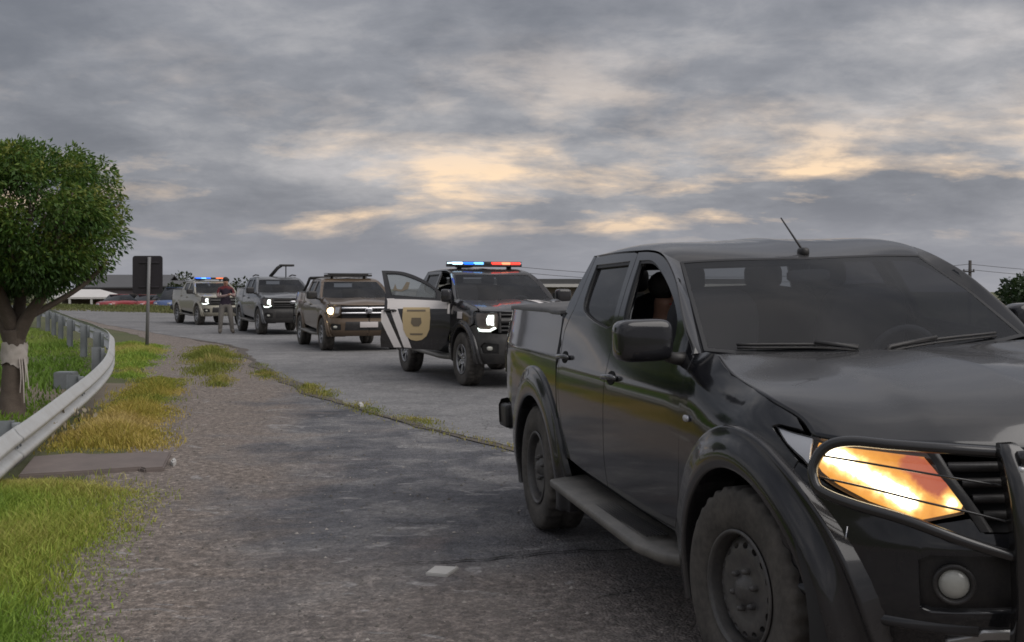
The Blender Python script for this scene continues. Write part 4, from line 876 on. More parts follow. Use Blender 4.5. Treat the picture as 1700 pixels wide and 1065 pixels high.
def asphalt(kind):
    def fn(g,b):
        p=g.pos(); big=g.noise(p,.33,4,.55,.4); mid=g.noise(p,1.7,6,.62,.5); fin=g.noise(p,16,5,.7); grit=g.noise(p,85,3,.7)
        st=g.vor(p,62,'F1',1.,1); stv=g.vor(p,62); 
        wr=g.nd('ShaderNodeVectorMath',operation='ADD'); g.L.new(p,wr.inputs[0]); g.L.new(g.mix(1.,g.noise(p,1.1,5,.6,0.,1),(.9,.9,.9),'MULTIPLY'),wr.inputs[1])
        ck=g.vor(wr.outputs[0],.55 if kind=='shoulder' else .75,'DISTANCE_TO_EDGE'); ck2=g.vor(wr.outputs[0],2.6,'DISTANCE_TO_EDGE')
        cm=g.m('MULTIPLY',g.ramp(ck,(.0,1.),(.008,.0)),g.ramp(g.noise(p,.5,3),(.52,0.),(.62,.8)))
        cm2=g.m('MULTIPLY',g.ramp(ck2,(.0,1.),(.03,.0)),g.ramp(g.noise(p,.8,3,.5,.3),(.60,0.),(.70,.5)))
        ckm=g.m('MAXIMUM',cm,cm2)
        if kind=='shoulder':
            sx=g.sep(p); y=sx[1]; x=sx[0]
            # old asphalt, worn through to stony earth on the left and towards the viewer
            base=g.ramp(g.m('ADD',g.m('MULTIPLY',mid,.6),g.m('MULTIPLY',big,.4)),(.37,(.050,.051,.060)),(.49,(.098,.098,.107)),(.62,(.21,.203,.20)))
            dirt=g.ramp(g.m('ADD',fin,g.m('MULTIPLY',grit,.3)),(.40,(.060,.047,.040)),(.60,(.152,.124,.105)),(.85,(.32,.272,.238)))
            # earth share: grows to the left edge of the apron
            wx=g.m('ADD',g.m('ADD',x,g.m('MULTIPLY',y,.17)),g.m('MULTIPLY',g.m('SUBTRACT',g.noise(p,.75,5,.65,.6),.5),3.6))
            em=g.ramp(g.m('ADD',g.m('MULTIPLY',wx,-.25),.12),(.08,0.),(.33,1.))
            ny=g.ramp(g.m('ADD',g.m('MULTIPLY',y,-.12),g.m('ADD',.70,g.m('MULTIPLY',g.noise(p,1.3,4),.35))),(.02,0.),(.20,.85))
            em=g.m('MAXIMUM',em,g.m('MULTIPLY',ny,.8))
            c=g.mix(em,base,dirt)
            wornm=g.ramp(g.noise(g.mapv(p,(1.,1.6,1)),2.3,3,.5,1.2),(.64,0.),(.68,1.))
            c=g.mix(g.m('MULTIPLY',wornm,.6),c,(.30,.29,.285))
            pk=g.ramp(g.noise(p,1.0,3,.5,.4),(.62,0.),(.74,.4)); c=g.mix(pk,c,(.20,.155,.14))
        else:
            c=g.ramp(g.m('ADD',g.m('MULTIPLY',mid,.55),g.m('MULTIPLY',big,.45)),(.33,(.115,.114,.117)),(.5,(.165,.162,.163)),(.68,(.225,.218,.216)))
        st2=g.vor(p,21,'F1',1.,1); sv2=g.vor(p,21)
        stone=g.m('MULTIPLY',g.ramp(st,(.0,.55),(1.,1.55)),g.ramp(st2,(.0,.72),(1.,1.32))); c=g.mix(1.,c,g.mix(g.ramp(fin,(.3,.45),(.7,1.)),(1,1,1),stone),'MULTIPLY')
        sp=g.ramp(g.noise(p,120,2,.5),(.66,0.),(.74,1.)); c=g.mix(g.m('MULTIPLY',sp,.55),c,(.48,.45,.42))
        c=g.mix(g.m('MULTIPLY',ckm,.85),c,(.03,.028,.026))
        g.st(b.inputs['Base Color'],c); g.st(b.inputs['Roughness'],g.ramp(fin,(.3,.72),(.7,.95)))
        h=g.m('ADD',g.m('ADD',g.m('ADD',g.m('MULTIPLY',stv,-.6),g.m('MULTIPLY',sv2,-.5)),g.m('MULTIPLY',fin,.9)),g.m('MULTIPLY',ckm,-1.2))
        g.st(b.inputs['Normal'],g.bump(h,1.,.020 if kind=='shoulder' else .008))
    return mat('asphalt_'+kind,rough=.9,fn=fn)
M['shoulder']=asphalt('shoulder'); M['road']=asphalt('road')
el=sm(EDGE_L,5); er=sm(EDGE_R,5)
road=sheet('road',np.vstack([el,er[::-1]]),ROADZ,M['road'],4.,.5,.05,3)
LEFT=[(-1.5,-9),(-1.6,0),(-1.75,3),(-1.92,4.97),(-2.17,6.04),(-2.57,7.82),(-2.95,9.3),(-3.04,10.5),(-3.7,12.5),(-4.06,14.3),(-5.0,17.6),(-6.6,22.5),(-7.9,27),(-8.9,30.2),(-11.2,36.5),(-16.6,46.8),(-25.2,62.8),(-46,86)]
lf=sm([(x-.45,y) for x,y in LEFT],4)
shoulder=sheet('shoulder',np.vstack([lf,[(x+.8,y+.2) for x,y in EDGE_L[::-1][2:]]]),.006,M['shoulder'],2.,.25,.05,5)
# far verge strip, dirt under the tree, crack lips and worn chips
M['dirt']=dusty('tan_dirt',(.20,.165,.12),.95,(.10,.08,.06),.6,2.,.4)
sheet('dirt_patch',[(-7.6,13.2),(-6.2,12.6),(-5.0,13.2),(-5.2,15.5),(-5.9,18.2),(-7.2,18.6),(-7.9,16)],.004,M['dirt'],.6,.25,.10,9)
M['soil']=dusty('edge_soil',(.062,.052,.044),.95,(.16,.14,.12),.7,7.,.6)
P=resamp([q for q in sm(EDGE_L,6) if 5<q[1]<36],90); r=np.random.default_rng(61); nz=lambda:np.convolve(r.normal(0,1,94),np.ones(5)/5,'valid'); wl_=np.clip(.10+.22*nz(),.02,.5); wr_=np.clip(.08+.20*nz(),.0,.5)
V=np.vstack([np.c_[P[:,0]-wl_,P[:,1],np.full(90,.0148)],np.c_[P[:,0]+wr_,P[:,1],np.full(90,.0148)]]); tag(mk('broken_edge',V,[(i,90+i,91+i,i+1) for i in range(89)],M['soil']),kind='structure')
M['crack']=mat('crack_dark',(.022,.02,.019),.95)
def crack(pts,w,seed):
    r=np.random.default_rng(seed); P=resamp(sm([(x,y) for x,y in pts],6),60); P+=np.convolve(r.normal(0,1,62),np.ones(3)/3,'valid')[:,None]*np.array([.02,.03]); ww=w*(.25+np.abs(np.convolve(r.normal(0,1,62),np.ones(3)/3,'valid')))*np.sin(np.pi*np.linspace(.02,.98,60))**.5
    V=np.vstack([np.c_[P,np.full(60,.0165)],np.c_[P+np.array([0,1])*ww[:,None],np.full(60,.0165)]]); tag(mk('crack',V,[(i,i+1,61+i,60+i) for i in range(59)],M['crack']),kind='structure')
crack([(-.75,6.27),(-.16,6.40),(.17,6.55),(.68,6.65),(1.3,6.8)],.035,1)
crack([(-2.2,15.0),(-1.2,12.9),(-.3,11.4),(.35,10.3)],.05,2); crack([(-.2,9.9),(.6,9.3)],.03,3); crack([(-3.0,17.1),(-2.3,15.6)],.05,4)
# ---------------------------------------------------------------- grass
def leafmat(name,trans=.35,rough=.6):
    m=bpy.data.materials.new(name); m.use_nodes=True; g=G(m); b=g.N['Principled BSDF']; a=g.nd('ShaderNodeVertexColor',layer_name='col').outputs[0]
    g.L.new(a,b.inputs['Base Color']); b.inputs['Roughness'].default_value=rough; b.inputs['Specular IOR Level'].default_value=.3
    t=g.nd('ShaderNodeBsdfTranslucent'); g.L.new(a,t.inputs[0]); mx=g.nd('ShaderNodeMixShader'); mx.inputs[0].default_value=trans
    g.L.new(b.outputs[0],mx.inputs[1]); g.L.new(t.outputs[0],mx.inputs[2]); g.L.new(mx.outputs[0],g.out.inputs[0]); return m
M['grass']=leafmat('grass_blades',.3,.65); M['leaf']=leafmat('leaves',.3,.5)
def vnoise(p,sc,seed):
    """cheap value noise in the plane"""
    r=np.random.default_rng(seed); T=r.random((64,64)); q=p*sc; i=np.floor(q).astype(int); f=q-i; f=f*f*(3-2*f); g=lambda a,b:T[(i[:,0]+a)%64,(i[:,1]+b)%64]
    return (g(0,0)*(1-f[:,0])+g(1,0)*f[:,0])*(1-f[:,1])+(g(0,1)*(1-f[:,0])+g(1,1)*f[:,0])*f[:,1]
def grass(name,poly,n,h,cols,seed,z0=.0,wid=.006,lean=.5,clump=2.2,edge_fade=.25,label=None,kind='stuff',cat=None,group=None,jit=.13):
    r=np.random.default_rng(seed); p=np.asarray(poly,float); lo,hi=p.min(0),p.max(0); pts=np.zeros((0,2))
    while len(pts)<n:
        c=r.uniform(lo,hi,(n*2,2)); k=inpoly(c,p)&(r.random(len(c))<.12+1.5*vnoise(c,clump,seed)**1.5); pts=np.vstack([pts,c[k]])
    pts=pts[:n]; pts=pts+r.normal(0,1,pts.shape)*jit*np.array([.7,1.]); e=dens(p,.15); dm=np.full(n,9.)
    for q in e: dm=np.minimum(dm,np.hypot(pts[:,0]-q[0],pts[:,1]-q[1]))
    f=np.clip(dm/edge_fade,.25,1)
    hh=h*(.45+.75*r.random(n))*(.55+.8*vnoise(pts,clump*.8,seed+1))*f; a=r.uniform(0,2*np.pi,n); ln=lean*hh*(.3+r.random(n)); b=r.uniform(0,2*np.pi,n)
    w=wid*(.6+.8*r.random(n)); s_=np.stack([np.cos(b),np.sin(b)],-1)*w[:,None]; d=np.stack([np.cos(a),np.sin(a)],-1)
    zz=np.full(n,z0); V=np.zeros((n,5,3)); V[:,0,:2]=pts-s_; V[:,1,:2]=pts+s_; V[:,2,:2]=pts+d*ln[:,None]*.35-s_*.7; V[:,3,:2]=pts+d*ln[:,None]*.35+s_*.7; V[:,4,:2]=pts+d*ln[:,None]
    V[:,:2,2]=zz[:,None]-.005; V[:,2:4,2]=(zz+hh*.62)[:,None]; V[:,4,2]=zz+hh*.98
    cols=np.array(cols,float); mixv=np.clip(vnoise(pts,clump*.6,seed+2)*1.6-.3+r.normal(0,.16,n),0,.999)*(len(cols)-1); i=mixv.astype(int); fr=(mixv-i)[:,None]
    C=(cols[i]*(1-fr)+cols[np.minimum(i+1,len(cols)-1)]*fr)*(.75+.5*r.random(n))[:,None]; C=np.repeat(C,5,0)
    b5=np.arange(n)*5; F=np.empty((n,2),object); me=bpy.data.meshes.new(name)
    quads=np.stack([b5,b5+1,b5+3,b5+2],-1); tris=np.stack([b5+2,b5+3,b5+4],-1)
    o=mk(name,V.reshape(-1,3),quads.tolist()+tris.tolist(),M['grass'],None,True,col=C); bpy.data.meshes.remove(me)
    return tag(o,label,cat,group,kind)
GREEN=[(.19,.30,.045),(.28,.38,.06),(.33,.38,.07),(.44,.40,.12)]; DRY=[(.21,.26,.045),(.36,.32,.06),(.46,.36,.085),(.52,.40,.15)]; FAR=[(.10,.17,.03),(.14,.20,.04),(.18,.21,.06)]
ip=lambda *q:[((x-850)*CAMH/(y-HOR),FPX*CAMH/(y-HOR)) for x,y in q]
grass('grass',[(-4.2,3.6),(-1.6,3.6),(-1.85,4.97),(-2.10,6.04),(-2.32,6.8),(-2.50,7.82),(-2.62,8.6),(-3.3,9.0),(-4.3,9.1)],95000,.085,GREEN,11,.0,.004,.8,1.7,.35,'short bright green grass at the lower left edge of the apron')
grass('grass',[(-3.15,10.7),(-4.3,10.7),(-4.75,13),(-5.35,16),(-6.0,19),(-5.4,19.2),(-4.95,17.4),(-4.15,14.4),(-3.75,12.5)],22000,.13,DRY,12,.0,.006,.7,1.6,.35,'dry yellow grass between the guard rail and the apron')
grass('grass',[(-6.0,19),(-7.9,26.8),(-8.7,29.8),(-10.6,31.5),(-9.2,27),(-7.6,22.5),(-6.6,19.5)],12000,.12,GREEN,13,.0,.009,.6,1.2,.4,'green grass round the foot of the sign')
grass('grass',[(-4.6,12.3),(-8.5,12),(-16,18),(-26,34),(-30,48),(-17.5,43),(-12,32.5),(-9.4,26),(-7.2,20.5),(-5.9,16.4)],60000,.11,[(.12,.21,.03),(.17,.28,.04),(.25,.32,.07)],14,.0,.013,.6,.5,.4,'green lawn behind the guard rail')
grass('grass',[(-50,89),(-20.5,67.8),(-8,53),(2,41),(8,41),(0,58),(-15,84),(-40,100),(-75,118),(-60,98)],26000,.16,[(.13,.15,.05),(.17,.17,.07),(.20,.18,.09)],15,.0,.05,.5,.3,.6,'rough grass along the far side of the road')
TUFT=[(.18,.21,.04),(.27,.27,.06),(.36,.31,.10)]
grass('weed_patch',ip((300,596),(320,576),(372,574),(398,592),(392,612),(352,632),(310,622)),5200,.17,TUFT,16,.006,.008,.7,1.5,.5,'large yellow green weed patch growing on the apron beyond the dry grass',None,'weeds','weeds on the apron')
for k,(q,n,h,l) in enumerate(((((338,630),(375,622),(392,632),(372,644),(345,642)),900,.09,'low weed tuft just in front of the large weed patch'),
    (((418,618),(445,614),(462,624),(440,632)),700,.09,'small weed tuft on the road edge left of the others'),
    (((498,642),(520,638),(530,650),(510,656)),600,.12,'weed tuft at the road edge beside a smaller one'),
    (((528,652),(545,648),(556,656),(540,664)),450,.09,'small weed tuft between road edge and its bigger neighbour'),
    (((588,672),(606,668),(625,680),(640,690),(620,690)),450,.06,'thin weeds in the road edge crack below the tufts'),
    (((660,690),(720,700),(760,722),(735,720),(690,704)),700,.05,'sparse weeds along the broken road edge nearest the black pickup'))):
    grass('weed_tuft' if k<3 else 'weeds',ip(*q),n,h,TUFT,30+k,.012,.006,.8,3.,.2,l,None if k<3 else 'stuff','weeds','weeds on the apron' if k<3 else None,.09)
wp=[q for q in sm(EDGE_L,6) if 9<q[1]<24]; grass('weeds',[(x-.22,y) for x,y in wp]+[(x+.18,y) for x,y in wp[::-1]],1000,.05,TUFT,71,.014,.005,.9,.9,.15,'sparse low weeds rooted in the broken road edge','stuff','weeds',None,.05)
# pebbles and litter on the apron
r=np.random.default_rng(5); n=1900; py=4.6+r.random(n)**1.8*13; px=np.interp(py,[4.6,7.8,10.5,14,18],[-1.8,-2.4,-2.95,-3.9,-5])+r.random(n)**1.2*(2.7+.0*py)
sz=.004+.012*r.random(n)**4; V=[];F=[]; base=np.array([(1,0,0),(0,1,0),(-1,0,0),(0,-1,0),(0,0,.7)],float)
for i in range(n):
    j=base*(.7+.6*r.random((5,1)))*sz[i]; a=r.random()*6; c,s_=math.cos(a),math.sin(a); j=j@np.array([[c,s_,0],[-s_,c,0],[0,0,1]]); V.append(j+[px[i],py[i],.008]); k=5*i; F+=[(k,k+1,k+4),(k+1,k+2,k+4),(k+2,k+3,k+4),(k+3,k,k+4)]
cc=np.repeat((np.array([.20,.185,.17])*(.6+1.5*r.random((n,1))**3)),5,0); M['pebble']=leafmat('pebble_stone',0.,.9)
tag(mk('pebbles',np.vstack(V),F,M['pebble'],smooth=False,col=cc),'loose pebbles scattered over the apron','gravel',kind='stuff')
M['concrete']=dusty('concrete',(.26,.235,.22),.9,(.13,.11,.10),.6,5.,.3)
M['pale']=dusty('pale_stone',(.50,.49,.47),.8,(.3,.28,.26),.4,20.)
def slabby(name,poly,z0,z1,m,label,cat):
    p=np.array(poly,float); n=len(p); V=np.vstack([np.c_[p,np.full(n,z0)],np.c_[p,np.full(n,z1)]]); F=[tuple(range(n,2*n))]+[(i,(i+1)%n,n+(i+1)%n,n+i) for i in range(n)]
    bm=bmesh.new(); vs_=[bm.verts.new(v) for v in V]; [bm.faces.new([vs_[i] for i in f]) for f in F]; bmesh.ops.recalc_face_normals(bm,faces=bm.faces[:]); bmesh.ops.bevel(bm,geom=[e for e in bm.edges],offset=min(.012,(z1-z0)*.3),segments=2,affect='EDGES')
    me=bpy.data.meshes.new(name); bm.to_mesh(me); bm.free(); me.materials.append(m); o=bpy.data.objects.new(name,me); COL.objects.link(o); return tag(o,label,cat)
M['slab']=dusty('stained_concrete',(.19,.155,.14),.9,(.10,.085,.08),.7,3.,.3)
slabby('concrete_slab',ip((284,757),(279,768),(272,783),(240,785.5),(232,783),(120,791),(30,796),(55,765),(130,759),(150,761)),.0,.042,M['slab'],'stained flat concrete slab between dry grass and green grass','slab')
slabby('stone_chip',ip((706,957),(722,945),(762,947),(742,960)),.006,.022,M['pale'],'flat pale stone chip on the apron before the crack','stone')
slabby('stone_chip',ip((283,772),(290,767),(293,772),(287,776)),.004,.05,M['pale'],'small pale stone at the corner of the concrete slab','stone')
slabby('stone_chip',ip((594,675),(600,672),(604,676),(598,679)),.006,.05,M['pale'],'tiny white stone among the road edge weeds','stone')
# ---------------------------------------------------------------- guard rail
M['galv']=dusty('galvanised_steel',(.66,.67,.66),.42,(.38,.35,.31),.5,4.,.05); M['galv'].node_tree.nodes['Principled BSDF'].inputs['Metallic'].default_value=.55
M['post']=dusty('post_steel',(.23,.25,.265),.6,(.10,.10,.10),.4,8.)
RAIL=[(-3.20,5.6,.16),(-3.42,7.0,.30),(-3.84,8.8,.36),(-4.25,10.5,.37),(-4.68,12.4,.415),(-5.10,14.3,.475),(-5.62,16.3,.545),(-6.3,18.4,.615),(-7.35,21.4,.68),(-8.8,24.8,.70),(-10.9,29.4,.71),(-13.3,34.8,.71),(-16.1,41,.71),(-20.5,49.5,.71),(-27,60,.71)]
gr=thing('guard_rail','curving galvanised steel guard rail on grey posts, low at its near end','guard rail',(-4.25,10.5,0))
org=np.array([-4.25,10.5,0]); RP=sm(RAIL,14); dd=np.r_[0,np.cumsum(np.linalg.norm(np.diff(RP,axis=0),axis=1))]
prof=[(.0,.012),(.004,-.002),(.020,-.012),(.045,-.03),(.075,-.066),(.100,-.070),(.122,-.045),(.145,-.008),(.157,-.004),(.169,-.008),(.192,-.045),(.214,-.070),(.239,-.066),(.269,-.03),(.294,-.012),(.310,-.002),(.314,.012)]
def at(s_): return np.stack([np.interp(s_,dd,RP[:,i]) for i in range(3)],-1)
Lb=3.9; k=0; s0=0.
while s0<dd[-1]-1:
    q=np.linspace(s0,min(s0+Lb+.28,dd[-1]),26); P=at(q); T=np.gradient(P,axis=0); T[:,2]=0; T/=np.linalg.norm(T,axis=1)[:,None]; Nn=np.stack([T[:,1],-T[:,0],0*T[:,0]],-1)   # towards the road
    o_=.004*(k%2)
    G_=np.array([[P[i]-Nn[i]*(d+.0-o_)-np.array([0,0,a]) for a,d in prof] for i in range(len(q))])-org
    G2=np.array([[P[i]-Nn[i]*(d+.005-o_)-np.array([0,0,a]) for a,d in prof[::-1]] for i in range(len(q))])-org
    V,F=gridmesh(np.concatenate([G_,G2],1)); beam=mk('rail_beam',V,[f[::-1] for f in F],M['galv'],gr)
    if k:
        for a in (.05,.16,.26):
            for ds in (.06,.2):
                p=at(np.array([s0+ds]))[0]; tt=at(np.array([s0+ds+.05]))[0]-p; nn=np.array([tt[1],-tt[0],0]); nn/=np.linalg.norm(nn); V,F=sup(p-np.array([0,0,a])+nn*(.012-(.06 if a!=.16 else 0.))-org,(.014,.014,.012),.8,8,6); mk('bolt',V,F,M['post'],beam)
    s0+=Lb; k+=1
for s_ in np.r_[4.6,np.arange(8.6,dd[-1]-.5,4.0)]:
    p=at(np.array([s_]))[0]; tt=at(np.array([s_+.1]))[0]-p; rz=math.atan2(tt[1],tt[0]); nn=np.array([tt[1],-tt[0],0]); nn/=np.linalg.norm(nn); c=p-nn*.19-org
    h=p[2]-.01; V1=box((c[0],c[1],h/2),(.008,.13,h),0,rz); V2=box((c[0]+nn[0]*.065,c[1]+nn[1]*.065,h/2),(.10,.008,h),0,rz); V3=box((c[0]-nn[0]*.065,c[1]-nn[1]*.065,h/2),(.10,.008,h),0,rz)
    b=MB(); [b.add(*x) for x in (V1,V2,V3)]; po=b.build('post',M['post'],gr,False)
    if h>.3: mk('spacer',*box((p[0]-nn[0]*.10-org[0],p[1]-nn[1]*.10-org[1],h-.15),(.12,.055,.26),.008,rz),M['post'],gr)
slabby('concrete_block',[(-6.72,17.2),(-6.44,17.2),(-6.44,17.45),(-6.72,17.45)],0,.25,M['post'],'grey concrete block on the ground behind the guard rail','block')
# pale dry leaves snagged under the rail
r=np.random.default_rng(21); V=[];F=[]
for i in range(46):
    c=np.array([-4.36-.35*r.random(),11.2+1.3*r.random(),.03+.20*r.random()]); a=r.random(3)*6; q=Matrix.Rotation(a[0],3,'X')@Matrix.Rotation(a[1],3,'Y')@Matrix.Rotation(a[2],3,'Z'); l=.05+.06*r.random(); j=np.array([(0,-.014,0),(l*.5,-.02,.012),(l,0,0),(l*.5,.02,.012),(0,.014,0)])@np.array(q); V.append(j+c); k=5*i; F+=[(k,k+1,k+2,k+3),(k,k+3,k+4)]
M['dryleaf']=mat('dry_leaf',(.42,.36,.26),.8); tag(mk('dry_leaves',np.vstack(V),F,M['dryleaf']),'pale dry leaves caught under the guard rail','leaves',kind='stuff')
# ---------------------------------------------------------------- sign seen from behind
M['sign_back']=mat('sign_back',(.022,.018,.022),.55); M['galv2']=dusty('pole_steel',(.20,.20,.205),.5,(.12,.11,.10),.3,6.)
sg=thing('road_sign','dark back of a rectangular road sign on a grey pole in the grass','sign',(-9.0,29.0,0))
def rrect(w,h,r,n=5): return [(sx*(w/2-r)+r*math.cos(a),sz*(h/2-r)+r*math.sin(a)) for sx,sz,a0 in ((1,1,0),(-1,1,90),(-1,-1,180),(1,-1,270)) for a in np.linspace(R(a0),R(a0+90),n)]
V,F,N=panel(rrect(.74,.94,.07),lambda a,b:np.stack([a,0*a,b+1.80],-1),[],.2,.02,0.,1); mk('panel',V,F,M['sign_back'],sg,True,N)
V,F,N=panel(rrect(.74,.94,.07),lambda a,b:np.stack([a,0*a+.021,b+1.80],-1),[],.2,0,0.,-1); mk('panel_face',V,F,M['pale'],sg,True,N)
mk('pole',*tube([(.0,-.045,0),(.03,-.045,1.2),(.06,-.045,2.24)],.042,12),M['galv2'],sg)
for z in (1.5,2.1): mk('bracket',*box((.04,-.012,z),(.5,.02,.04),.004),M['sign_back'],sg)
# ---------------------------------------------------------------- trees
M['bark']=dusty('bark',(.085,.065,.052),.95,(.20,.16,.13),.6,9.,.8)
def leaves(n,shape,size,cols,seed,droop=.4,aspect=.36,mname='leaf'):
    """shape(n,rng)->points,outward normals,shade index 0..1"""
    r=np.random.default_rng(seed); P,Nn,sh=shape(n,r); L_=size*(.6+.8*r.random(n)); d=Nn+r.normal(0,.55,(n,3)); d[:,2]-=droop; d/=np.linalg.norm(d,axis=1)[:,None]
    s_=np.cross(d,r.normal(0,1,(n,3))); s_/=np.linalg.norm(s_,axis=1)[:,None]+1e-9; w=L_*aspect
    V=np.zeros((n,4,3)); V[:,0]=P; V[:,1]=P+d*(L_*.5)[:,None]+s_*(w*.5)[:,None]; V[:,2]=P+d*L_[:,None]; V[:,3]=P+d*(L_*.5)[:,None]-s_*(w*.5)[:,None]
    cols=np.array(cols,float); q=np.clip(sh+r.normal(0,.14,n),0,.999)*(len(cols)-1); i=q.astype(int); f=(q-i)[:,None]; C=(cols[i]*(1-f)+cols[np.minimum(i+1,len(cols)-1)]*f)*(.7+.6*r.random((n,1)))
    b=np.arange(n)*4; return V.reshape(-1,3),np.stack([b,b+1,b+2,b+3],-1).tolist(),np.repeat(C,4,0)
tr=thing('trimmed_tree','round trimmed tree with forked dark trunk behind the guard rail','tree',(-5.82,13.67,0))
b=MB(); b.add(*tube(sm([(0,0,-.05),(.01,0,.35),(.03,0,.75),(.02,.0,1.0)],6),[*np.linspace(.165,.13,6),*np.linspace(.13,.12,6),*np.linspace(.12,.13,7)],12))
limbs=[[(.0,0,.85),(-.14,.0,1.2),(-.40,.05,1.6),(-.7,.1,2.1)],[(.03,0,.85),(.20,-.05,1.15),(.42,-.1,1.42),(.70,-.1,1.75),(.9,-.1,2.1)],[(.02,0,.9),(.05,.1,1.3),(.02,.25,1.8),(.1,.3,2.4)],[(.02,0,1.0),(-.05,-.2,1.4),(-.1,-.45,1.9),(-.2,-.5,2.3)],[(.2,-.05,1.15),(.45,.15,1.32),(.75,.3,1.55),(1.0,.3,1.8)],[(-.14,0,1.2),(-.5,-.2,1.4),(-.95,-.2,1.7)]]
for i,l in enumerate(limbs): P=sm(l,6); b.add(*tube(P,np.linspace(.095 if i<4 else .045,.02,len(P)),9))
trunk=b.build('trunk',M['bark'],tr)
r=np.random.default_rng(4); tw=MB()
for i in range(60):
    a=r.random()*6.28; rad=.35+.75*r.random(); p0=np.array([rad*.55*math.cos(a),rad*.55*math.sin(a),1.45+.4*r.random()]); p1=np.array([rad*1.15*math.cos(a),rad*1.15*math.sin(a),1.75+.9*r.random()]); tw.add(*tube(sm([p0,(p0+p1)/2+r.normal(0,.06,3),p1],4),[.016]*5+[.01]*4,5))
tw.build('branch',M['bark'],tr)
CR=np.random.default_rng(8); NC=330; cd_=CR.normal(0,1,(NC,3)); cd_/=np.linalg.norm(cd_,axis=1)[:,None]
csq=((np.abs(cd_)**5).sum(1))**(-1/5.); CC=cd_*(csq*(.80+.12*CR.random(NC))*np.where(CR.random(NC)<.22,.68,1.))[:,None]*np.array([1.14,1.14,.80])
CC[:,:2]*=(1-.36*np.clip(-CC[:,2]/.80,0,1)**1.4)[:,None]; CC[:,2]+=.05*np.clip(-CC[:,0],-1,1)+2.30; CC=CC[CC[:,2]>1.56]; NC=len(CC); CD_=cd_[:NC]
CRD=.13+.13*CR.random(NC); CS=CR.random(NC)
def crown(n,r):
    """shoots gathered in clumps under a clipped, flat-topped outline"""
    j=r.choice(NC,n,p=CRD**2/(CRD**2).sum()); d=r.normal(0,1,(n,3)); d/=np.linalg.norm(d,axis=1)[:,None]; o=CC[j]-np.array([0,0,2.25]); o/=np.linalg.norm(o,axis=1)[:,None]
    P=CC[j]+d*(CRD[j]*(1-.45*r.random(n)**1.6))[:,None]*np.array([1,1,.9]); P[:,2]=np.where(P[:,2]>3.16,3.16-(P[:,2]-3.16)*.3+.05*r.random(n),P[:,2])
    return P,d*.5+o*.5,.02+.62*CS[j]+.14*o[:,0]+.10*o[:,2]+.22*d[:,2]  # leaf colour painted lighter to the right and upwards, as if lit
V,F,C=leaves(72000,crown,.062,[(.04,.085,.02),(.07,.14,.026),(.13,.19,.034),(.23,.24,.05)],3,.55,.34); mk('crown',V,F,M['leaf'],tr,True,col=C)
M['cloth_w']=dusty('pale_cloth',(.55,.50,.46),.9,(.3,.25,.2),.4,10.)
b=MB()
r=np.random.default_rng(77); th=np.linspace(0,2*np.pi,36); zz_=np.linspace(.60,.84,9)
G_=np.array([[(.028+(.142+.010*math.sin(5*a+z*30)+.006*r.normal())*math.cos(a),(.142+.010*math.sin(4*a-z*26)+.006*r.normal())*math.sin(a),z+.018*math.sin(3*a+1)+.012*r.normal()*(z in (zz_[0],zz_[-1]))) for a in th] for z in zz_]); G_[:,-1]=G_[:,0]; b.add(*gridmesh(G_))
for i,(x,y,l) in enumerate(((.13,-.10,.40),(.165,-.05,.28),(.15,-.08,.52),(.17,-.02,.36))):
    P=sm([(x,y,.68),(x+.03,y-.03,.68-l*.5),(x+.015+.01*i,y-.02,.68-l)],5); wv=np.array([.0,.022,.0])+0*P; b.add(*gridmesh(np.stack([P-wv*np.linspace(1,.5,len(P))[:,None],P+np.array([.006,0,0]),P+wv*np.linspace(1,.5,len(P))[:,None]],1)))
cw=b.build('cloth_wrap',M['cloth_w']); cw.location=(-5.82,13.67,0); tag(cw,'pale rag tied round the trunk of the trimmed tree, ends hanging','cloth')
def bushtree(name,loc,w,h,label,seed,cols,n=5200,size=.42,base=.25,group=None):
    o=thing(name,label,'tree',loc,0,group); r0=np.random.default_rng(seed); nb=16; c=np.stack([r0.uniform(-.5,.5,nb)*w*.72,r0.uniform(-.5,.5,nb)*w*.6,h*(base+.12+r0.random(nb)*(.80-base))],-1); rd=w*(.16+.12*r0.random(nb)); sh0=r0.random(nb)
    def shp(n,r):
        j=r.integers(0,nb,n); d=r.normal(0,1,(n,3)); d/=np.linalg.norm(d,axis=1)[:,None]; return c[j]+d*(rd[j]*(1-.35*r.random(n)**2))[:,None]*np.array([1,1,.8]),d,sh0[j]*.8+.1*d[:,2]
    V,F,C=leaves(n,shp,size,cols,seed,.2,.55); mk('crown',V,F,M['leaf'],o,True,col=C)
    b=MB(); b.add(*tube(sm([(0,0,-.2),(.05,0,h*.25),(0,.05,h*.6)],5),np.linspace(w*.045,w*.02,11),8))
    for k in range(6): b.add(*tube(sm([(0,0,h*.25),tuple(c[k]*np.array([.5,.5,.8])),tuple(c[k])],4),np.linspace(w*.02,w*.006,9),6))
    b.build('trunk',M['bark'],o); return o
DK=[(.018,.034,.014),(.03,.055,.018),(.05,.075,.022)]
bushtree('bushy_tree',(40.5,92,-5),7.5,7.0,'dark bushy tree at the right edge beyond the black pickup, left of the taller one',41,DK,group='trees on the right')
bushtree('bushy_tree',(45.5,94,-5),8.,8.2,'taller dark bushy tree at the right edge of the picture',42,DK,group='trees on the right')
bushtree('bushy_tree',(52,97,-5),9.,8.0,'dark bushy tree past the right edge of the picture',43,DK,group='trees on the right')
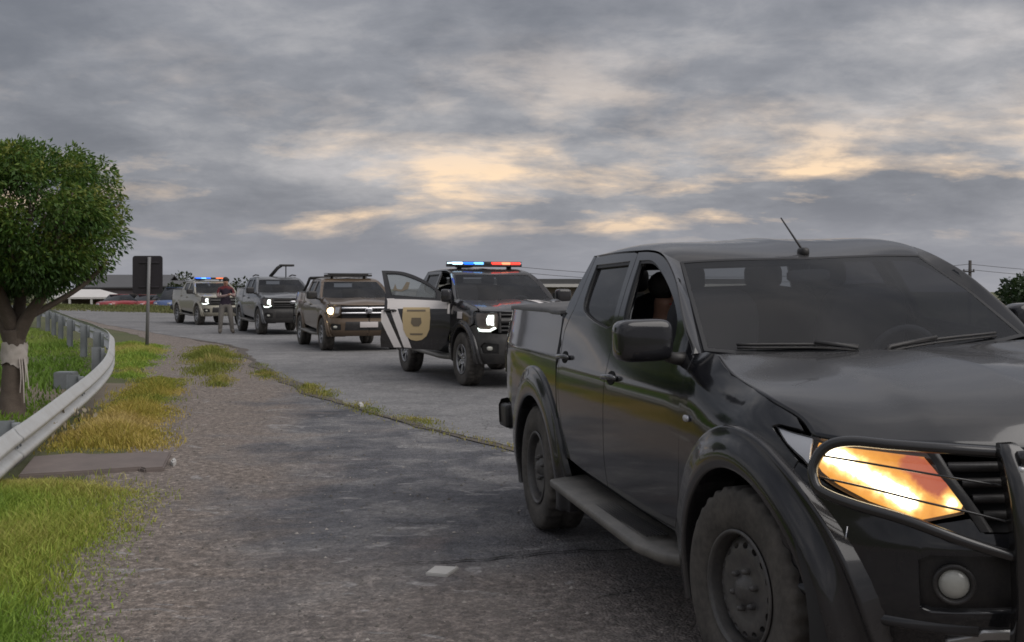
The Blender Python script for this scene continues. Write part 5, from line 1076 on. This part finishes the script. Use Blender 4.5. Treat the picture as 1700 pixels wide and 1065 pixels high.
for k,(x,y,w,h,l) in enumerate(((-44.5,104,4,3.4,'low dark tree behind the trunk of the trimmed tree'),(-28.6,101,2.2,2.9,'small grey green tree beside the blue van'),(-50.5,108,5,3.8,'rounded dark tree at the far left'),(-33.8,118,4,3.9,'low tree between shed and sign'),(-26.,112,4,3.4,'low tree behind the farthest pickup'))):
    bushtree('small_tree',(x,y,-1.3),w,h,l,50+k,[(.03,.045,.02),(.05,.065,.028),(.075,.08,.035)],1500,.3,.2,'far trees on the left')
# ---------------------------------------------------------------- far buildings and vehicles on the left
M['roof_g']=dusty('grey_roof',(.10,.10,.105),.8,(.06,.06,.06),.4,.6); M['roof_w']=dusty('pale_roof',(.62,.60,.58),.6,(.4,.38,.36),.4,.5); M['wall_d']=dusty('dim_wall',(.16,.13,.14),.85,(.09,.08,.08),.5,.8); M['wall_b']=dusty('brown_wall',(.20,.165,.145),.9,(.12,.10,.09),.6,.7)
M['redcar']=mat('red_paint',(.28,.035,.04),.3,coat=.6); M['bluev']=mat('blue_paint',(.07,.11,.24),.4,coat=.4); M['glassd']=mat('far_glass',(.02,.022,.025),.12); M['green_w']=dusty('green_wall',(.07,.09,.075),.85,(.05,.06,.05),.4,.6)
def gable(o,w,d,hw,hr,z0,mr,mw):
    mk('wall',*box((0,0,z0+hw/2),(w,d,hw)),mw,o,False)
    V=[(-w/2-.2,-d/2-.3,z0+hw),(w/2+.2,-d/2-.3,z0+hw),(w/2+.2,0,z0+hr),(-w/2-.2,0,z0+hr),(-w/2-.2,d/2+.3,z0+hw),(w/2+.2,d/2+.3,z0+hw)]; V+=[(x,y,z-.12) for x,y,z in V]
    return mk('roof',V,[(0,1,2,3),(3,2,5,4),(0,3,9,6),(3,4,10,9),(1,7,8,2),(2,8,11,5),(0,6,7,1),(4,5,11,10)],mr,o,False)
o=thing('long_shed','long dark grey roofed shed far left behind the white canopy','building',(-35.6,110,-1.3)); rf=gable(o,7.6,6,2.8,3.95,0,M['roof_g'],M['wall_d'])
for x in (-2.6,-.9,.9,2.6): w_=mk('window',*box((x,-3.02,1.8),(1.0,.05,.8)),M['wall_b'],o,False); mk('pane',*box((x,-3.06,1.8),(.86,.03,.66)),M['glassd'],w_,False)
o=thing('green_shed','low green walled shed beside the sign, far away','building',(-31.0,108,-1.3)); gable(o,4.6,5,2.9,3.4,0,M['roof_g'],M['green_w']); mk('door',*box((.6,-2.53,1.0),(.9,.05,2.0)),M['wall_d'],o,False)
o=thing('white_canopy','white low pitched canopy roof on posts, far left','building',(-36.6,101,-1.3))
V=[(-2.9,-1.5,1.95),(2.9,-1.5,1.95),(1.0,.5,2.6),(-1.4,.5,2.6),(-2.9,2,1.95),(2.9,2,1.95)]; V+=[(x,y,z-.16) for x,y,z in V]
mk('roof',V,[(0,1,2,3),(3,2,5,4),(0,3,4),(1,5,2),(0,6,7,1),(1,7,11,5),(0,4,10,6)],M['roof_w'],o,False)
for x in (-2.75,-.9,.95,2.75): mk('post',*box((x,-1.4,.9),(.16,.16,1.8)),M['roof_w'],o,False)
mk('back_wall',*box((0,1.8,.9),(5.5,.1,1.8)),M['wall_b'],o,False)
def smallcar(loc,rz,label,m,L_=3.9,w=1.7,h=1.42,group=None,name='parked_car',cat='car'):
    o=thing(name,label,cat,loc,rz,group)
    sec=[(-1.95,.45,.60),(-1.9,.80,.78),(-1.2,.92,.84),(-.2,.95,.86),(.9,.93,.86),(1.75,.86,.82),(1.95,.55,.66)]
    P=np.array([[(u*L_/3.9,-hw*w/1.72,.30),(u*L_/3.9,-hw*w/1.72,ht*.8),(u*L_/3.9,-hw*w/1.72*.93,ht),(u*L_/3.9,0,ht+.02),(u*L_/3.9,hw*w/1.72*.93,ht),(u*L_/3.9,hw*w/1.72,ht*.8),(u*L_/3.9,hw*w/1.72,.30)] for u,ht,hw in sec]); mk('body',*gridmesh(P),m,o)
    sec=[(-1.05,.93,.74),(-.45,h,.58),(.9,h+.02,.58),(1.7,.92,.72)]
    P=np.array([[(u*L_/3.9,-hw*w/1.72,.88),(u*L_/3.9,-hw*w/1.72,max(.9,ht-.06)),(u*L_/3.9,-hw*w/1.72*.85,ht),(u*L_/3.9,hw*w/1.72*.85,ht),(u*L_/3.9,hw*w/1.72,max(.9,ht-.06)),(u*L_/3.9,hw*w/1.72,.88)] for u,ht,hw in sec]); c=mk('cabin',*gridmesh(P),M['glassd'],o)
    mk('roof',*box((.22*L_/3.9,0,h+.02),(1.35*L_/3.9,w*.56,.03),.01),m,o)
    for u in (-1.25,1.25):
        for sd in (-1,1): V,F=revolve([(.0,.10),(.2,.10),(.31,.09),(.31,-.09),(.0,-.09)],18,'y',(u*L_/3.9,sd*w*.44,.31)); mk('wheel',V,F,M['tyre'],o)
    for sd in (-1,1): mk('headlight',*sup((-1.90*L_/3.9,sd*w*.33,.66),(.05,.16,.08),.7,10,6),M['lamp_white'],o)
    return o
smallcar((-32.05,95.5,-.55),R(75),'red car parked far left beside the white canopy',M['redcar'],group='red cars by the canopy')
smallcar((-31.0,99.5,-.60),R(80),'red car nearer the sign pole, beside another red car',M['redcar'],group='red cars by the canopy')
smallcar((-27.9,97,-.5),R(80),'blue van left of the farthest pickup',M['bluev'],4.4,1.75,1.95,name='parked_van',cat='van')
# terrain cover for the parked cars: low verge wall of kerb stones is hidden by the grass
# right of the police pickup: long low building below the road
o=thing('long_building','long low brown building with dark flat roof edge behind the police pickup','building',(7,100,-5)); 
mk('wall',*box((0,0,3.3),(26,8,6.6)),M['wall_b'],o,False); rf=mk('roof',*box((0,-.2,6.95),(27,9,.42)),M['roof_g'],o,False); mk('fascia',*box((0,-4.75,6.62),(27,.1,.25)),M['roof_w'],rf,False)
for x in np.arange(-11.5,12,2.1): w_=mk('window',*box((x,-4.02,5.5),(1.3,.06,1.1)),M['wall_d'],o,False); mk('pane',*box((x,-4.07,5.5),(1.14,.03,.94)),M['glassd'],w_,False)
# ---------------------------------------------------------------- pole with wires
M['polew']=dusty('pole_concrete',(.07,.062,.058),.9,(.04,.04,.04),.4,4.)
po=thing('utility_pole','utility pole with crossarm and wires beyond the black pickup hood','pole',(37.,95,-5))
mk('post',*tube([(0,0,-.2),(0,0,4),(.05,0,8.65)],[.17,.15,.12],10),M['polew'],po); mk('crossarm',*box((-.1,-.12,7.75),(.9,.1,.12),.01),M['polew'],po); mk('transformer',*revolve([(0,6.3),(.2,6.3),(.22,6.5),(.22,7.0),(.2,7.1),(0,7.1)],14,'z',(.0,-.3,0)),M['polew'],po)
for x in (-.5,-.05,.3): mk('insulator',*revolve([(0,7.95),(.05,7.95),(.06,7.85),(.05,7.8)],8,'z',(x,-.12,0)),M['polew'],po)
for i,(z,y0) in enumerate(((8.35,0),(7.9,-.12),(5.7,0.))):
    for sx,ex in ((1,44),(-1,-38)):
        n=26; P=[(ex*t,y0+(30 if sx>0 else 12)*t*.3,z-(.0 if i<2 else .1)-4*1.3*t*(1-t)*.8) for t in np.linspace(0,1,n)]; mk('wire',*tube(P,.018,4,False),M['polew'],po)
# ---------------------------------------------------------------- people
def skin_body(name,J,E,rad,colour,mats,loc,rz,sub=2):
    """one continuous figure grown round a joint skeleton; colour(p)->material index"""
    me=bpy.data.meshes.new(name); me.from_pydata(J,E,[]); o=bpy.data.objects.new(name,me); COL.objects.link(o)
    m=o.modifiers.new('skin','SKIN'); 
    if not me.skin_vertices: 
        bpy.context.view_layer.objects.active=o; bpy.ops.object.modifier_remove(modifier='skin') if False else None
    for i,q in enumerate(me.skin_vertices[0].data): q.radius=(rad[i],rad[i]) if np.isscalar(rad[i]) else rad[i]; q.use_root=(i==0); q.use_loose=False
    m.use_smooth_shade=True; o.modifiers.new('sub','SUBSURF').levels=sub; o.modifiers['sub'].render_levels=sub
    dg=bpy.context.evaluated_depsgraph_get(); ev=o.evaluated_get(dg); nm=bpy.data.meshes.new_from_object(ev); o.modifiers.clear(); o.data=nm; bpy.data.meshes.remove(me)
    nm.materials.clear(); [nm.materials.append(q) for q in mats]
    for p in nm.polygons: p.material_index=colour(p.center); p.use_smooth=True
    o.location=loc; o.rotation_euler=(0,0,rz); return o
M['pants']=mat('khaki_trousers',(.17,.155,.14),.9); M['vest']=mat('dark_vest',(.028,.018,.032),.85); M['shirt']=mat('red_shirt',(.11,.016,.02),.85); M['sleeve']=mat('pale_sleeve',(.28,.20,.19),.85); M['hair']=mat('dark_hair',(.02,.017,.015),.8); M['boot']=mat('boots',(.10,.085,.07),.8)
def standing(loc,rz,label):
    # faces local -y
    J=[(0,0,.95),(0,.01,1.12),(0,.015,1.28),(0,.02,1.43),(0,.0,1.52),(0,-.015,1.60),(0,-.02,1.70),
       (-.11,0,.90),(-.15,-.02,.50),(-.17,.03,.09),(-.19,-.13,.045),(.11,0,.90),(.16,-.04,.50),(.21,.02,.09),(.24,-.13,.045),
       (-.20,.02,1.42),(-.25,-.05,1.18),(-.06,-.24,1.20),(.05,-.28,1.235),(.20,.02,1.42),(.27,-.05,1.19),(.16,-.27,1.24),(.09,-.33,1.26)]
    E=[(0,1),(1,2),(2,3),(3,4),(4,5),(5,6),(0,7),(7,8),(8,9),(9,10),(0,11),(11,12),(12,13),(13,14),(3,15),(15,16),(16,17),(17,18),(3,19),(19,20),(20,21),(21,22)]
    rad=[(.15,.11),(.15,.105),(.165,.115),(.15,.10),.058,(.085,.10),(.082,.10),.115,.085,.066,.048,.115,.085,.066,.048,.075,.055,.045,.036,.075,.055,.045,.036]
    def colr(p):
        if p.z>1.53: return 4
        if p.z<.12: return 5
        if p.z<.93: return 0
        if abs(p.x)>.205 and p.z>1.02 or p.y<-.15: return 3 if p.z<1.30 else 2
        return 2 if p.z>1.43 else 1
    o=skin_body('person',J,E,rad,colr,[M['pants'],M['vest'],M['shirt'],M['sleeve'],M['skinm'],M['boot']],loc,rz); tag(o,label,'person')
    V,F=sup((0,.0,1.725),(.088,.108,.085),.9,16,10); mk('hair',V,F,M['hair'],o)
    for x in (-.03,.03): mk('eye',*sup((x,-.118,1.675),(.011,.008,.007),1,8,6),M['hair'],o)
    mk('nose',*sup((0,-.128,1.65),(.012,.018,.02),1,8,6),M['skinm'],o); mk('mouth',*sup((0,-.116,1.608),(.024,.008,.006),1,8,6),M['shirt'],o)
    for sd,c in ((-1,(.055,-.285,1.237)),(1,(.085,-.335,1.262))):
        c=np.array(c); b=MB(); b.add(*sup(c+np.array([.02*-sd*0,-.03,0]),(.035,.045,.018),.8,10,8))
        for k in range(4): f0=c+np.array([-.026+.017*k,-.065,0]); b.add(*tube(sm([f0,f0+np.array([0,-.03,-.004]),f0+np.array([0,-.045-.006*(k in(1,2)),-.024])],3),.008,6))
        t0=c+np.array([.032*-sd,-.02,.0]); b.add(*tube([t0,t0+np.array([-.02*sd,-.03,.008]),t0+np.array([-.012*sd,-.055,.006])],.009,6)); b.build('hand',M['skinm'],o)
    return o
standing((-9.12,37.4,ROADZ),R(20),'person in dark vest, red shirt and khaki trousers standing beside the dark grey pickup')
def seated(t,u,w,label,h0=.90):
    """passenger in the near pickup; truck local frame, faces forward"""
    L=lambda a,b,c:tuple(t.L([(a,b,c)])[0])
    J=[L(u,w,h0+.10),L(u-.06,w,h0+.25),L(u-.12,w,h0+.42),L(u-.15,w,h0+.52),L(u-.13,w,h0+.60),L(u-.11,w+.01,h0+.70),
       L(u+.10,w-.09,h0+.11),L(u+.42,w-.10,h0+.13),L(u+.46,w-.10,h0-.22),L(u+.58,w-.10,h0-.30),L(u+.10,w+.09,h0+.11),L(u+.42,w+.10,h0+.13),L(u+.46,w+.10,h0-.22),L(u+.58,w+.10,h0-.30),
       L(u-.14,w-.19,h0+.46),L(u-.02,w-.22,h0+.24),L(u+.20,w-.12,h0+.22),L(u-.14,w+.19,h0+.46),L(u-.02,w+.22,h0+.26),L(u+.20,w+.16,h0+.32)]
    E=[(0,1),(1,2),(2,3),(3,4),(4,5),(0,6),(6,7),(7,8),(8,9),(0,10),(10,11),(11,12),(12,13),(2,14),(14,15),(15,16),(2,17),(17,18),(18,19)]
    rad=[(.15,.12),(.15,.11),(.16,.11),.10,.06,(.085,.10),.09,.075,.055,.045,.09,.075,.055,.045,.07,.05,.04,.07,.05,.04]
    zz=t.L([(u,w,h0+.56)])[0][2]
    o=skin_body('person',J,E,rad,lambda p:1 if p.z>zz else 0,[M['cloth'],M['skinm']],t.root.location,t.root.rotation_euler[2]); tag(o,label,'person')
    c=t.L([(u-.12,w+.01,h0+.735)])[0]; mk('hair',*sup(c,(.10,.088,.075),.9,14,8),M['hair'],o)
    for q in (.03,-.03): mk('eye',*sup(t.L([(u-.018,w+.01+q,h0+.70)])[0],(.008,.011,.007),1,8,6),M['hair'],o)
    mk('nose',*sup(t.L([(u-.005,w+.01,h0+.675)])[0],(.018,.012,.02),1,8,6),M['skinm'],o); mk('mouth',*sup(t.L([(u-.015,w+.01,h0+.64)])[0],(.008,.024,.006),1,8,6),M['red_lens'],o)
    for sd,q in ((-1,(u+.22,w-.11,h0+.22)),(1,(u+.22,w+.155,h0+.325))):
        q=np.array(q); b=MB(); b.add(*sup(t.L([q+np.array([.035,0,0])])[0],(.045,.036,.02),.8,10,8))
        for k in range(4): f0=q+np.array([.07,-.026+.017*k,0]); b.add(*tube(t.L(np.array([f0,f0+np.array([.03,0,-.006]),f0+np.array([.042,0,-.026])])),.008,6))
        t0=q+np.array([.02,-.034*sd,.0]); b.add(*tube(t.L(np.array([t0,t0+np.array([.03,-.02*sd,.005]),t0+np.array([.05,-.014*sd,0])])),.009,6)); b.build('hand',M['skinm'],o)
    return o
seated(t1,-1.54,.50,'dark clothed passenger seated in the black pickup behind its open window',.79)
